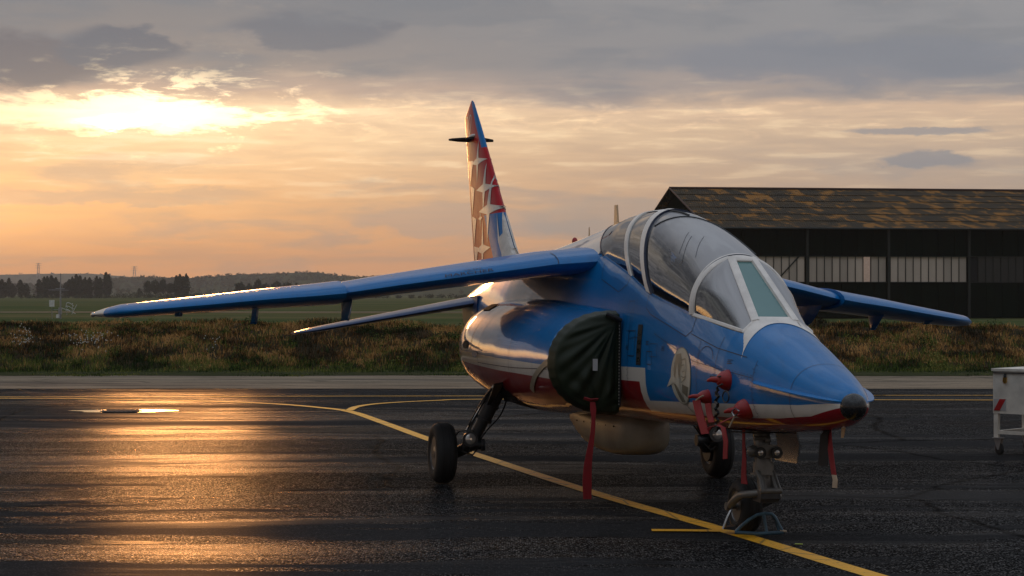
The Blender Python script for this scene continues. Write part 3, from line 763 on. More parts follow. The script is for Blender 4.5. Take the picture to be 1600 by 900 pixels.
# ---- glass over the cockpits
def can_pt(x, v, off=0.0):       # v from -1 (starboard sill) over 0 (top) to 1 (port sill)
    zs = min(zsill(x), sec(x)[3] - .02); p1 = ph_at(x, zs); ph = pi / 2 - v * (pi / 2 - p1)
    zb, zm, w, zt, nu, nl = sec(x); p = up_pt(x, ph)
    k = max(0, min(1, (x - 1.35) / .8)); k = k * k * (3 - 2 * k)     # bulged glass: widest a little above the sill
    if k > 0:
        z0 = zs + .05 * (zt - zs); h_ = zt - z0; t0 = math.asin((zs - z0) / h_); ys = side_y(x, zs); wc = ys / cos(t0)
        t = pi / 2 - abs(v) * (pi / 2 - t0); q_ = (x, math.copysign(wc * cos(t), v), z0 + h_ * sin(t))
        p = tuple(a * (1 - k) + c_ * k for a, c_ in zip(p, q_)); zm = zm * (1 - k) + z0 * k; w = w * (1 - k) + wc * k
    n_ = Vector((0, (p[1] / max(w, .01)) / max(w, .01), ((p[2] - zm) / max(zt - zm, .01)) / max(zt - zm, .01))).normalized()
    return (p[0], p[1] + n_.y * off, p[2] + n_.z * off)
def edge(xb, xt): return lambda v: xt + (xb - xt) * abs(v) ** 2.0
E_rear, E_f1, E_f2, E_arch = edge(1.90, 1.28), edge(2.83, 2.30), edge(3.42, 2.78), edge(4.42, 4.40)
E_f2b = edge(3.20, 2.50)
def shell(e0, e1, name, m_, off=0.0, nv=40, nx=16, parent=jet):
    b = MB(); b.grid([[can_pt(e0(v) + (e1(v) - e0(v)) * k / nx, v, off) for v in np.linspace(-1, 1, nv + 1)] for k in range(nx + 1)])
    return b.obj(name, M[m_], parent, angle=180)
can = bpy.data.objects.new('canopy', None); COL.objects.link(can); can.parent = jet
shell(E_rear, E_f1, 'canopy_pane', 'canopy_glass', parent=can)
shell(E_f1, E_f2, 'canopy_pane', 'canopy_glass', parent=can)
shell(E_f2, E_arch, 'canopy_pane', 'canopy_glass', parent=can, nx=26)
def hoop(e, w, name='frame_hoop', m_='soft_grey_frame', off=.012, lim=1.0, shift=0.0, n=48):
    b = MB(); A = []
    for v in np.linspace(-lim, lim, n + 1):
        x0 = e(v) + shift - w / 2; x1 = x0 + w
        A.append([can_pt(x0, v, -.02), can_pt(x0, v, off), can_pt(x1, v, off), can_pt(x1, v, -.02)])
    b.grid(A, close_v=True); return b.obj(name, M[m_], can, angle=50)
hoop(E_rear, .02, 'canopy_seam', 'panel_line', .004)
hoop(E_f1, .085, off=.012); hoop(E_f2, .13, off=.014); hoop(E_f2, .014, 'canopy_seam', 'panel_line', .017, shift=.075)
hoop(E_arch, .075, off=.014, shift=.01); hoop(E_arch, .008, 'canopy_seam', 'panel_line', .018, shift=.0)
# white top strip of the canopy between the two hoops
b = MB(); b.grid([[can_pt(E_f1(v) + (E_f2(v) - E_f1(v)) * k / 8, v, .006) for v in np.linspace(-.16, .16, 9)] for k in range(9)]); b.obj('crown_strip', M['soft_grey_frame'], can)
# detonating cord curve and canopy edge strips
b = MB(); b.tube([can_pt(3.05 + 1.15 * t, -.42 + .75 * t + .30 * sin(pi * t), .004) for t in np.linspace(0, 1, 24)], .006, 6); b.obj('cord_line', M['cockpit_grey'], can)
b = MB(); b.tube([can_pt(2.72 + .55 * t, -.10 + .06 * t, .008) for t in np.linspace(0, 1, 10)], .008, 6); b.obj('cord_line', M['cockpit_grey'], can)
for k, (x0_, v0_) in enumerate(((3.85, -.52), (3.98, -.58), (4.12, -.44))):
    b = MB(); b.tube([can_pt(x0_ - (.16 + .03 * (k % 3)) * t + .006 * sin(5 * t + k), v0_ + (.26 + .04 * (k % 2)) * t, .002) for t in np.linspace(0, 1, 18)], .0014, 5); b.obj('water_run', M['cockpit_grey'], can)
for side in (-1, 1):   # sill rails
    b = MB(); A = []
    for x_ in np.linspace(1.9, 4.45, 40):
        z_ = zsill(x_); y_ = side_y(x_, z_)
        A.append([(x_, side * (y_ - .02), z_ + .006), (x_, side * (y_ + .004), z_ + .004), (x_, side * (y_ + .006), z_ - .014), (x_, side * (y_ - .02), z_ - .014)])
    b.grid(A, close_v=True); b.obj('sill_rail', M['blue_paint'], can)

# ---- windscreen
wsn = bpy.data.objects.new('windscreen', None); COL.objects.link(wsn); wsn.parent = jet
PT, PB, CR = Vector((4.47, .088, 1.950)), Vector((5.15, .150, 1.495)), Vector((5.20, .250, 1.415))
def arch_pt(t):   # t 0 sill, 1 at the post (port side values; mirrored later)
    v = 1 - t * (1 - .14); p = can_pt(E_arch(v) + .02, v, 0); return Vector(p)
def base_pt(t):
    a = arch_pt(0); p = a.lerp(CR, t); x_ = p.x; z_ = p.z; return Vector((x_, min(side_y(x_, z_), .46) + .0, z_))
def spane(t, u, side, off=0.0):    # t up, u forward
    t = float(t); u = float(u); A = arch_pt(t); A0_ = arch_pt(0); Bp = PB.lerp(PT, t); p = A.lerp(Bp, u)
    bulge = (.06 * sin(pi * u) + .010 * sin(pi * min(1, t * 1.6)) * (1 - u)) * (1 - t * .5) * (.12 + .88 * min(1.0, t * 3)); n_ = Vector((.45, .85, .25)).normalized(); p = p + n_ * (bulge + off)
    if u > 0: p = p + (1 - t) ** 3 * ((A0_.lerp(CR, u / .82) if u < .82 else CR.lerp(PB, (u - .82) / .18)) - A0_.lerp(PB, u))
    return Vector((p.x, side * p.y, p.z))
def bar(pts, w, th, name='frame_bar', nrm=(0, 0, 1), parent=wsn, m_='soft_grey_frame'):
    b = MB(); A = []; pts = [Vector(p) for p in pts]
    for i, p in enumerate(pts):
        t = (pts[min(i + 1, len(pts) - 1)] - pts[max(0, i - 1)]).normalized(); n_ = Vector(nrm); sd_ = t.cross(n_).normalized(); n_ = sd_.cross(t).normalized()
        A.append([p - sd_ * w / 2 - n_ * th, p - sd_ * w / 2 + n_ * th * .6, p - sd_ * w * .3 + n_ * th, p + sd_ * w * .3 + n_ * th, p + sd_ * w / 2 + n_ * th * .6, p + sd_ * w / 2 - n_ * th])
    b.loft(A); return b.obj(name, M[m_], parent, angle=35)
for side in (-1, 1):
    b = MB(); b.grid([[spane(t, u, side) for u in np.linspace(0, 1, 13)] for t in np.linspace(0, 1, 19)]); b.obj('side_pane', M['side_pane_glass'], wsn, angle=180)
    mir = lambda p: Vector((p.x, side * p.y, p.z))
    bar([mir(PT.lerp(PB, t)) + Vector((0, 0, .004)) for t in np.linspace(-.02, 1.02, 8)], .058, .016, 'frame_post', (.55, side * .25, .8))
    bar([spane(0, u, side, .002) for u in np.linspace(0, 1, 12)], .030, .012, 'frame_base', (.3, side * .9, .3))
    bar([spane(t, 0, side, .006) for t in np.linspace(0, 1, 20)], .050, .014, 'frame_edge', (.5, side * .6, .6))
    # white fairing foot between post and corner
    b = MB(); q0, q1 = mir(PB), mir(CR); pp = [mir(arch_pt(0).lerp(CR, .80))]
    ft = []
    for u in np.linspace(0, 1, 9):
        top_ = q1.lerp(q0, u); xo = 5.27 + .10 * (1 - (1 - u) ** 2) * 0 + .09 * (1 - u) + .02; yo = .335 * (1 - u) + .150 * u
        zo = sec(xo); ph_ = None
        yy = min(yo, zo[2] * .995); zz = zo[1] + (zo[3] - zo[1]) * (1 - (yy / zo[2]) ** zo[4]) ** (1 / zo[4])
        ft.append([tuple(top_ + Vector((0, 0, .012))), tuple((top_ + Vector((xo, side * yy, zz))) / 2 + Vector((.004, 0, .014))), (xo, side * yy, zz + .004)])
    b.grid(ft); b.obj('frame_foot', M['soft_grey_frame'], wsn, normals=True)
ms = lambda p: Vector((p.x, -p.y, p.z))
b = MB(); b.grid([[tuple(PT.lerp(PB, t).lerp(ms(PT.lerp(PB, t)), u)) for u in np.linspace(0, 1, 5)] for t in np.linspace(0, 1, 8)]); b.obj('front_pane', M['green_pane_glass'], wsn)
bar([PT.lerp(ms(PT), u) + Vector((0, 0, .004)) for u in (0, .5, 1)], .06, .016, 'frame_header', (.55, 0, .8))
b = MB(); ft = []
for u in np.linspace(0, 1, 13):
    top_ = PB.lerp(ms(PB), u); yo = .150 * (1 - 2 * u); xo = 5.29 - .0 + .0 * abs(yo); zo = sec(xo); zz = zo[1] + (zo[3] - zo[1]) * (1 - (abs(yo) / zo[2]) ** zo[4]) ** (1 / zo[4])
    xo2 = 5.245 + .045 * (abs(yo) / .15) ** 2; zo = sec(xo2); zz = zo[1] + (zo[3] - zo[1]) * (1 - (abs(yo) / zo[2]) ** zo[4]) ** (1 / zo[4])
    ft.append([tuple(top_ + Vector((-.03, 0, .03))), tuple(top_ + Vector((.005, 0, .014))), (xo2, yo, zz + .004)])
b.grid(ft); b.obj('frame_foot', M['soft_grey_frame'], wsn)
# ---- inside the cockpit
for x_, z_ in ((3.55, 1.55), (2.45, 1.85)):
    b = MB()
    b.box((x_ - .42, 0, z_ - .02), (.12, .40, .55)); b.box((x_ - .38, 0, z_ + .28), (.14, .28, .20)); b.box((x_ - .15, 0, z_ - .28), (.5, .42, .12))
    seat = b.obj('ejection_seat', M['seat_cloth'], jet, smooth=False)
    b = MB(); b.tube([(x_ - .34, -.08, z_ + .40), (x_ - .30, -.06, z_ + .44), (x_ - .30, .06, z_ + .44), (x_ - .34, .08, z_ + .40)], .012, 8); b.obj('firing_handle', M['brass'], seat)
b = MB(); b.box((4.35, 0, 1.50), (.55, .50, .10)); b.obj('instrument_coaming', M['black_void'], jet, smooth=False)
b = MB(); b.box((3.0, 0, 1.78), (.10, .5, .35)); b.obj('instrument_coaming', M['black_void'], jet, smooth=False)

# ---- hatch and panel outlines on the starboard side of the fuselage
def skin(x, z, side=-1, off=.0035): return (x, side * (side_y(x, z) + off), z)
def skin_line(pts, w=.006, name='panel_gap', m_='panel_line', side=-1, parent=fus, sub=.06, off=.0035):
    P = []
    for i in range(len(pts) - 1):
        a, c_ = Vector(pts[i]), Vector(pts[i + 1]); k = max(1, int((c_ - a).length / sub)); P += [a.lerp(c_, j / k) for j in range(k)]
    P.append(Vector(pts[-1])); A = []
    for i, p in enumerate(P):
        t = (P[min(i + 1, len(P) - 1)] - P[max(0, i - 1)]).normalized(); n_ = Vector((-t.y, t.x)) * w / 2
        A.append([skin(p.x + n_.x, p.y + n_.y, side, off), skin(p.x - n_.x, p.y - n_.y, side, off)])
    b = MB(); b.grid(A); return b.obj(name, M[m_], parent, normals=False)
def skin_poly(pts, name, m_, side=-1, parent=fus, off=.004, sub=.05):
    import mathutils.geometry as mg
    Q = []
    for i in range(len(pts)):
        a, c_ = Vector((*pts[i], 0)), Vector((*pts[(i + 1) % len(pts)], 0)); k = max(1, int((c_ - a).length / sub)); Q += [a + (c_ - a) * j / k for j in range(k)]
    tv, tf = tess(Q, mg.tessellate_polygon([Q])); b = MB(); b.add([skin(q.x, q.y, side, off) for q in tv], tf); return b.obj(name, M[m_], parent, smooth=False, normals=False)
for side in (-1, 1):
    skin_line([(3.42, 1.70), (3.42, 1.60), (3.55, 1.55), (4.40, 1.38), (4.50, 1.42), (4.52, 1.52)], side=side)
    skin_line([(2.0, 2.0), (2.05, 1.86), (2.6, 1.74), (2.8, 1.80), (2.84, 1.87)], side=side)
    skin_line([(4.50, 1.40), (5.0, 1.30), (5.45, 1.24)], .005, side=side)
    skin_line([(5.05, 1.38), (5.02, 1.2), (5.0, 1.05)], .004, side=side)
    for zz in (0,): 
        R = [low_pt(6.10, -pi * k / 30) for k in range(31)] + [up_pt(6.10, pi - pi * k / 30) for k in range(31)]
    skin_line([(3.62, 1.32), (3.62, 1.22), (3.80, 1.22), (3.80, 1.32), (3.62, 1.32)], .004, side=side)
    skin_line([(2.95, 1.66), (2.95, 1.42), (3.10, 1.42), (3.10, 1.66), (2.95, 1.66)], .004, side=side)
# ring seam of the nose cone
b = MB(); A = []
for k in range(73):
    t = 2 * pi * k / 72
    pass
    f_ = (up_pt if sin(t) >= 0 else low_pt); q_ = t if sin(t) >= 0 else (t - 2 * pi)
    p0, p1 = f_(6.107, q_), f_(6.111, q_); c0 = np.array((6.1, 0, .98))
    A.append([tuple(np.array(p) + (np.array(p) - c0) / np.linalg.norm(np.array(p) - c0) * .003 * np.array((0, 1, 1))) for p in (p0, p1)])
b.grid(A); b.obj('nose_seam', M['panel_line'], fus, normals=False)
# grille and small doors behind the cockpit
skin_poly([(3.28, 1.47), (3.40, 1.47), (3.40, 1.15), (3.28, 1.15)], 'vent_grille', 'black_void')
for k in range(4): skin_poly([(3.30, 1.42 - k * .07), (3.38, 1.42 - k * .07), (3.38, 1.385 - k * .07), (3.30, 1.385 - k * .07)], 'grille_slot', 'bare_steel', off=.006)
skin_line([(3.04, 1.42), (3.22, 1.42), (3.22, 1.22), (3.04, 1.22), (3.04, 1.42)], .007)
skin_line([(3.55, 1.26), (3.68, 1.26), (3.68, 1.16), (3.55, 1.16), (3.55, 1.26)], .006)
def rivets(pts, gap=.045, r=.0035, side=-1):
    b = MB(); P = []
    for i in range(len(pts) - 1):
        a, c_ = Vector(pts[i]), Vector(pts[i + 1]); k = max(1, int((c_ - a).length / gap)); P += [a.lerp(c_, j / k) for j in range(k)]
    for p in P: b.add([skin(p.x + r * cos(t) * 1.4, p.y + r * sin(t), side, .004) for t in np.linspace(0, 2 * pi, 6, False)], [tuple(range(6))])
    o = b.obj('rivet_row', M['panel_line'], fus, smooth=False, normals=False); o['kind'] = 'stuff'
for side in (-1, 1):
    for L_ in ([(3.03, .80), (3.05, 1.62)], [(4.66, .74), (4.70, 1.36)], [(5.62, .80), (5.60, 1.22)], [(3.06, 1.36), (3.28, 1.37)], [(3.70, 1.40), (4.60, 1.20), (5.60, 1.10)]):
        skin_line(L_, .004, side=side); rivets([(a + .018, c_ + .012) for a, c_ in L_], side=side); rivets([(a - .018, c_ - .012) for a, c_ in L_], side=side)
    rivets([(3.46, 1.66), (3.47, 1.61), (3.58, 1.57), (4.38, 1.405)], .05, side=side); rivets([(2.1, 1.94), (2.7, 1.80)], .05, side=side)
    for x0_, z0_ in ((3.52, 1.34), (3.9, 1.30), (4.75, .98), (2.98, 1.30), (5.2, 1.22)):     # small printed notes, too small to read
        for k in range(3): skin_poly([(x0_, z0_ - k * .012), (x0_ + .075 - .02 * (k % 2), z0_ - k * .012), (x0_ + .075 - .02 * (k % 2), z0_ - .005 - k * .012), (x0_, z0_ - .005 - k * .012)], 'stencil_mark', 'panel_line', side=side)
# air data arch over the emblem
skin_line([(4.83 + .13 * cos(t), 1.22 + .09 * sin(t)) for t in np.linspace(0, pi, 10)], .005)
# round unit emblem: pale disc with a helmeted figure, a banner and a bird trailing a line
EC = (4.36, 1.085)
def el(r, n=40, sx=1.0): return [(EC[0] + r * sx * cos(t), EC[1] + r * sin(t)) for t in np.linspace(0, 2 * pi, n, False)]
em = skin_poly(el(.215), 'emblem', 'emblem_line', off=.004, parent=jet)
skin_poly(el(.207), 'emblem_disc', 'emblem_field', parent=em, off=.0055)
def epoly(pts, m_, off=.0070): skin_poly([(EC[0] + a, EC[1] + b_) for a, b_ in pts], 'emblem_shape', m_, parent=em, off=off)
def eline(pts, w=.008): skin_line([(EC[0] + a, EC[1] + b_) for a, b_ in pts], w, 'emblem_stroke', 'emblem_line', parent=em, off=.0085, sub=.03)
epoly([(-.10, .16), (.0, .17), (.03, .10), (-.02, -.02), (-.12, -.05), (-.15, .05)], 'pod_paint')
epoly([(-.14, -.06), (-.02, -.07), (.05, -.19), (-.03, -.195)], 'emblem_dark')
epoly([(.04, -.06), (.17, -.08), (.12, -.155), (.03, -.12)], 'emblem_dark')
eline([(-.02, .14), (.03, .12), (.10, .13), (.13, .06), (.10, -.02), (.02, -.05), (-.01, .04), (-.02, .14)])
eline([(.03, .08), (.08, .085), (.09, .04), (.04, .03), (.03, .08)]); eline([(.03, .0), (.07, -.01), (.12, .0)]); eline([(-.13, .1), (-.08, 0), (-.06, -.12)])
epoly([(-.30, -.09), (-.16, .02), (-.10, -.02), (-.06, .10), (-.02, -.02), (.04, -.16), (-.06, -.08), (-.12, -.05)], 'emblem_field', .0095)
eline([(.0, -.10), (.03, -.20), (.10, -.26), (.20, -.31)], .010)

# ---- writing on the leading edge of the starboard wing and small print on the nacelle
def text_tris(body, size):
    cu = bpy.data.curves.new('lettering', 'FONT'); cu.body = body; cu.size = size; cu.align_x = 'CENTER'; cu.resolution_u = 3; cu.extrude = 0
    o = bpy.data.objects.new('lettering', cu); COL.objects.link(o); dg = bpy.context.evaluated_depsgraph_get(); dg.update()
    me = bpy.data.meshes.new_from_object(o.evaluated_get(dg)); me.calc_loop_triangles(); vs = [Vector((v.co.x, v.co.y)) for v in me.vertices]; fs = [tuple(p.vertices) for p in me.loop_triangles]; vs, fs = tess(vs, fs, size * .16)
    bpy.data.objects.remove(o); bpy.data.curves.remove(cu); return vs, fs
def wing_le_point(y, d):     # d metres round the nose, positive up, on the starboard inner wing
    le = 1.82 - (y - .3) * .595; c_ = le - te(y); r_ = .018 * c_
    t = (abs(d) ** 1.75) * 3.2 / c_; th = 5 * .088 * (.2969 * sqrt(t) - .126 * t); sgn = 1 if d > 0 else -.86
    return (le - c_ * t + .004, -y, wz(y) + sgn * c_ * th + .32 * c_ * t * (1 - t) * .1 + (.006 if d > 0 else -.006))
for body, size, yc, dc in (('MARCHER', .10, 1.37, .016), ('NE PAS', .05, 1.33, .094)):
    vs, fs = text_tris(body, size); b = MB(); b.add([wing_le_point(yc - v[0] * .86, dc + v[1] * .80) for v in vs], fs); b.obj('lettering', M['marking_ink'], [c for c in jet.children if c.name.startswith('wing')][0], smooth=False, normals=False)
nac_s = [c for c in jet.children if c.name.startswith('nacelle')][0]
vs, fs = text_tris('MECANICIEN', .055); b = MB(); b.add([nac_pt(-.92 + v[0], radians(-5) + v[1] / .5, -1, .004) for v in vs], fs); b.obj('lettering', M['panel_line'], nac_s, smooth=False, normals=False)

# ---- antennas and domes on the spine
b = MB(); b.prism([(1.02, 0, 2.33), (1.16, 0, 2.33), (1.10, 0, 2.56), (1.04, 0, 2.56)], (0, .016, 0)); b.obj('blade_antenna', M['antenna_amber'], jet, smooth=False)
b = MB(); b.tube([(.20, 0, 2.26), (.19, 0, 2.40)], [.010, .005], 8); b.obj('spike_antenna', M['antenna_amber'], jet)
b = MB(); b.lathe([(0, .055), (.02, .055), (.06, .045), (.085, .02), (.09, .004)], (-2.37, 0, 2.155), (0, 0, 1), 16); b.obj('beacon_lamp', M['red_cover'], jet)
b = MB(); b.lathe([(0, .028), (.03, .028), (.05, .018), (.058, .003)], (-.33, 0, 2.27), (0, 0, 1), 12); b.obj('beacon_lamp', M['red_cover'], jet)

# ---- landing gear
def ground_z(x, y): return y * ROLL - x * PITCH
Mi = XF.inverted(); CAMB = Mi @ Vector((0, 0, EYE))
def bpt(px, py, y=None, x=None):     # photo measurement to a body point at a known lateral or lengthwise place
    d = (Mi.to_3x3() @ Vector(((px - 800) / F, 1, (459 - py) / F)))
    t = (y - CAMB.y) / d.y if y is not None else (x - CAMB.x) / d.x
    return CAMB + d * t
def wheel(c, axis, R, w, parent_part, spokes=6, rim_r=.55):
    tyre = MB(); prof = []
    for k in range(17):
        t = -pi / 2 + pi * k / 16; prof.append((w / 2 * sin(t) if abs(sin(t)) < .999 else w / 2 * sin(t), R - w * .42 + w * .42 * max(0, cos(t)) ** .62))
    prof = [(-w * .42, R * rim_r), (-w * .49, R * (rim_r + .12))] + prof + [(w * .49, R * (rim_r + .12)), (w * .42, R * rim_r)]
    tyre.lathe(prof, c, axis, 44, closed=True)
    t_ = tyre.obj('tyre', M['dark_rubber'], parent_part, angle=60)
    g = MB()
    for h in (-.22, -.08, .08, .22): g.lathe([(w * h - .003, R + .0012), (w * h + .003, R + .0012), (w * h + .003, R - .004), (w * h - .003, R - .004)], c, axis, 40, closed=True)
    g.obj('tread_groove', M['black_void'], parent_part)
    r = MB(); r.lathe([(-w * .40, R * rim_r * 1.02), (-w * .44, R * rim_r), (-w * .30, R * rim_r * .86), (-w * .22, R * .42), (-w * .40, R * .20), (-w * .42, .02), (w * .42, .02), (w * .40, R * .20), (w * .22, R * .42), (w * .30, R * rim_r * .86), (w * .44, R * rim_r), (w * .40, R * rim_r * 1.02)], c, axis, 36)
    ax = Vector(axis).normalized(); up = Vector((0, 0, 1)); a = ax.cross(up).normalized(); b_ = a.cross(ax)
    for k in range(spokes):
        t = 2 * pi * k / spokes; p = Vector(c) + (a * cos(t) + b_ * sin(t)) * R * .36
        for s_ in (-1, 1): r.cyl(p + ax * s_ * w * .10, p + ax * s_ * w * .33, .016, n=8)
    r.obj('rim', M['wheel_rim'], parent_part)
for side in (-1, 1):
    g = bpy.data.objects.new('main_gear', None); COL.objects.link(g); g.parent = jet
    S = lambda x, y, z: Vector((x, side * y, z))
    zc = ground_z(0, side * 1.355) + .287
    c = S(0, 1.355, zc); top = S(.47, .90, .93); knee = S(.30, 1.13, zc + .13)
    b = MB(); b.tube([top, top.lerp(knee, .18)], .070, 16); b.tube([top.lerp(knee, .16), top.lerp(knee, .62)], [.072, .068], 18); b.tube([top.lerp(knee, .60), knee], [.058, .054], 18)
    for t in (.16, .36, .60): b.tube([top.lerp(knee, t), top.lerp(knee, t + .035)], .080, 18)
    b.tube([top + S(-.14, 0, .02), top + S(.14, 0, .0)], .04, 12)
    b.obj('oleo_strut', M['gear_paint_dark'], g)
    b = MB(); b.tube([knee + S(.05, -.03, -.02), knee + S(-.10, .01, -.06), c + S(.02, -.13, 0), c + S(-.02, -.12, 0)], [.05, .055, .05, .045], 14)
    b.tube([knee + S(.03, -.09, -.04), knee + S(.03, .10, -.05)], .042, 14); b.tube([knee + S(.03, -.10, -.04), knee + S(.03, -.07, -.04)], .058, 14); b.tube([knee + S(.03, .02, -.05), knee + S(.03, .045, -.05)], .058, 14)
    b.cyl(c + S(0, -.16, 0), c + S(0, .02, 0), .035); b.obj('trailing_arm', M['gear_paint_dark'], g)
    b = MB(); b.lathe([(-.05, .13), (.0, .13), (.0, .05)], c + S(0, -.06, 0), (0, side * 1.0, 0), 24); b.obj('brake_drum', M['gear_paint_dark'], g)
    wheel(c, (0, 1, 0), .285, .20, g, 8)
    b = MB(); lc = knee + S(.16, .06, .02); lx = Vector((1, -side * .1, .05)).normalized()
    b.lathe([(-.09, .02), (-.08, .045), (-.03, .066), (.0, .072), (.012, .072), (.012, .062)], lc, lx, 22); lamp = b.obj('taxi_lamp', M['gear_paint_dark'], g)
    b = MB(); b.lathe([(.006, .062), (.018, .04), (.022, .01)], lc, lx, 20); b.obj('lamp_lens', M['lamp_glass'], g)
    b = MB()
    for k, (o1, o2) in enumerate(((.055, .09), (-.06, -.07), (.07, .03))):
        b.tube([top.lerp(knee, t) + S(.05 + .035 * sin(5 * t + k), o1 + o2 * sin(pi * t) * .9, .015 * sin(9 * t)) for t in np.linspace(.1, 1.05, 16)], .0075, 6)
    b.tube([knee + S(.06, -.02, .02), knee + S(.14, .03, .10), knee + S(.06, .14, .09), knee + S(-.03, .16, .04)], .008, 6)
    b.tube([knee + S(.06, -.05, -.05), knee + S(.09, .02, -.13), knee + S(.02, .10, -.10)], .008, 6)
    b.obj('brake_hose', M['black_hose'], g)
    b = MB(); b.tube([top + S(.06, .03, -.02), S(.95, .72, .93)], .013, 8); b.tube([top.lerp(knee, .05) + S(.02, .07, 0), knee + S(.04, .08, .08)], .010, 8); b.obj('drag_rod', M['bare_steel'], g)
    # black skin patch painted as the shade inside the open bay, and the door
    b = MB(); b.grid([[nac_pt(x_, radians(a), side, .006) for a in (-34, -44, -54, -64, -76)] for x_ in np.linspace(.30, .98, 8)]); b.grid([[nac_pt(x_, radians(a), side, .006 if 0 < i < 8 else -.02) for a in (-30, -34)] for i, x_ in enumerate(np.linspace(.42, .9, 9))]); b.obj('bay_shade_patch', M['black_void'], g, normals=False)
    b = MB(); d0 = [Vector(nac_pt(.12, radians(-50), side, .0)), Vector(nac_pt(.95, radians(-26), side, .0)), Vector(nac_pt(.95, radians(-26), side, .10)) + Vector((.02, 0, .03)), Vector(nac_pt(.16, radians(-48), side, .22)) + Vector((0, 0, -.04))]
    b.prism([tuple(p) for p in d0], (.02, side * .0, .02)); b.obj('bay_door', M['gear_paint_dark'], g, smooth=False)
    b = MB(); b.cyl(top + S(.1, -.05, .1), top, .05); b.box(tuple(S(.66, .84, .84)), (.30, .10, .14)); b.box(tuple(S(.42, .86, .92)), (.22, .12, .16)); b.obj('trunnion', M['gear_paint_dark'], g)
# nose gear
g = bpy.data.objects.new('nose_gear', None); COL.objects.link(g); g.parent = jet
sx = 4.93; gz = ground_z(4.72, 0); wc = Vector((4.45, .035, gz + .205))
b = MB(); b.tube([(sx - .06, 0, .74), (sx, 0, .46)], [.062, .058], 18); b.tube([(sx, 0, .48), (sx + .005, 0, .40)], .074, 18); b.box((sx + .03, 0, .56), (.10, .15, .09)); b.tube([(sx, 0, .40), (sx + .02, 0, .26)], [.048, .046], 16)
b.tube([(sx - .005, 0, .405), (sx - .004, 0, .388)], .090, 20); b.tube([(sx + .05, -.09, .655), (sx + .05, .03, .655)], .016, 8); b.ball((sx + .06, .01, .64), .022, 10, 8); b.ball((sx + .03, -.09, .56), .045, 12, 8)
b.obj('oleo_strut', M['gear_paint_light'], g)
for k, yy in enumerate((-.062, .062)):
    b = MB(); b.lathe([(-.06, .02), (-.05, .030), (.0, .043), (.012, .043), (.012, .034)], (sx + .10, yy, .553), (1, 0, 0), 22); lh = b.obj('taxi_lamp', M['black_hose'], g)
    b = MB(); b.lathe([(.006, .034), (.012, .02), (.014, .004)], (sx + .10, yy, .553), (1, 0, 0), 20); b.obj('lamp_lens', M['lamp_glass'], g)
b = MB()
b.prism([(sx + .07, -.05, .40), (sx + .16, -.05, .30), (sx + .13, -.05, .27), (sx + .05, -.05, .34)], (0, .022, 0)); b.prism([(sx + .07, .03, .40), (sx + .16, .03, .30), (sx + .13, .03, .27), (sx + .05, .03, .34)], (0, .022, 0))
b.cyl((sx + .14, -.075, .285), (sx + .14, .085, .285), .022, n=12); b.tube([(sx + .06, -.07, .42), (sx + .10, -.055, .36), (sx + .15, -.06, .28)], [.018, .015, .018], 10)
b.box((sx + .06, .0, .33), (.05, .05, .07)); b.tube([(sx + .05, .06, .42), (sx + .15, .075, .29)], .009, 8)
b.obj('torque_link', M['gear_paint_light'], g)
b = MB(); b.box((sx + .07, 0, .255), (.16, .15, .055)); b.prism([(sx + .15, -.07, .27), (sx + .13, -.07, .20), (sx - .02, -.07, .205), (sx - .02, -.07, .27)], (0, .14, 0)); b.obj('fork_head', M['gear_paint_dark'], g, angle=30)
b = MB()
for yy in (-.115,):
    b.tube([(sx + .08, -.05, .265), (sx + .02, -.10, .255), (sx - .14, yy, .235), (sx - .30, yy + .01, .19), (wc.x + .06, yy + .02, wc.z + .02), (wc.x, yy + .03, wc.z)], [.024, .026, .028, .030, .027, .022], 12)
b.cyl((wc.x, -.10, wc.z), (wc.x, .16, wc.z), .020, n=12); b.cyl((wc.x, -.115, wc.z), (wc.x, -.085, wc.z), .030, n=14); b.tube([(sx + .05, .05, .255), (sx - .14, .17, .22), (wc.x, .165, wc.z)], [.022, .026, .022], 10); b.obj('fork_arm', M['gear_paint_light'], g)
wheel(wc, (0, 1, 0), .205, .165, g, 5)
b = MB(); R = []
for x_ in (4.62, 5.06): R.append([(x_, .205, .735), (x_, .235, .60), (x_ - .03, .225, .475), (x_ - .03, .213, .475), (x_, .222, .60), (x_, .192, .735)])
b.loft(R); b.obj('gear_door', M['bare_steel'], g, angle=30)
b = MB(); b.prism([(4.55, -.16, .684), (5.12, -.16, .700), (5.12, .18, .700), (4.55, .18, .684)], (0, 0, -.004)); b.obj('bay_shade_patch', M['black_void'], g, smooth=False)  # flat black plate painted as the shade inside the nose wheel bay
# black slabs standing in for the shade in the diverter gap by the intake
b = MB(); b.box((2.34, -.455, 1.13), (.80, .035, .70)); b.box((2.34, .455, 1.13), (.80, .035, .70)); b.obj('diverter_gap_shade', M['black_void'], jet, smooth=False)

# ================================================================== covers and streamers (things of their own)
CX = 2.83
def cov_ring(ph, off=.022, x=2.78):
    p = nac_pt(min(x, 2.78), ph, -1, off); return np.array((x, min(p[1], -.468), p[2]))
ctr = np.array((CX, -.70, 1.14))
NR, NK = 26, 128
piv = np.array((-.50, 1.50))
def folds(y, z, r):
    a = math.atan2(z - piv[1], y - piv[0]); d = math.hypot(y - piv[0], z - piv[1])
    a2 = math.atan2(z - .78, y + .66); d2 = math.hypot(z - .78, y + .66)
    f = .013 * sin(a * 17 + 1.2 * sin(d * 7)) * min(1, d * 2.2) * math.exp(-(d / .62) ** 4) + .007 * sin(a * 31 + 2 + 3 * d) * min(1, d * 3)
    f += .012 * sin(a2 * 13 + 1.5 * sin(d2 * 9)) * math.exp(-(d2 / .36) ** 2) * min(1, d2 * 4)
    return f * min(1, (1 - r) * 7 + .12)
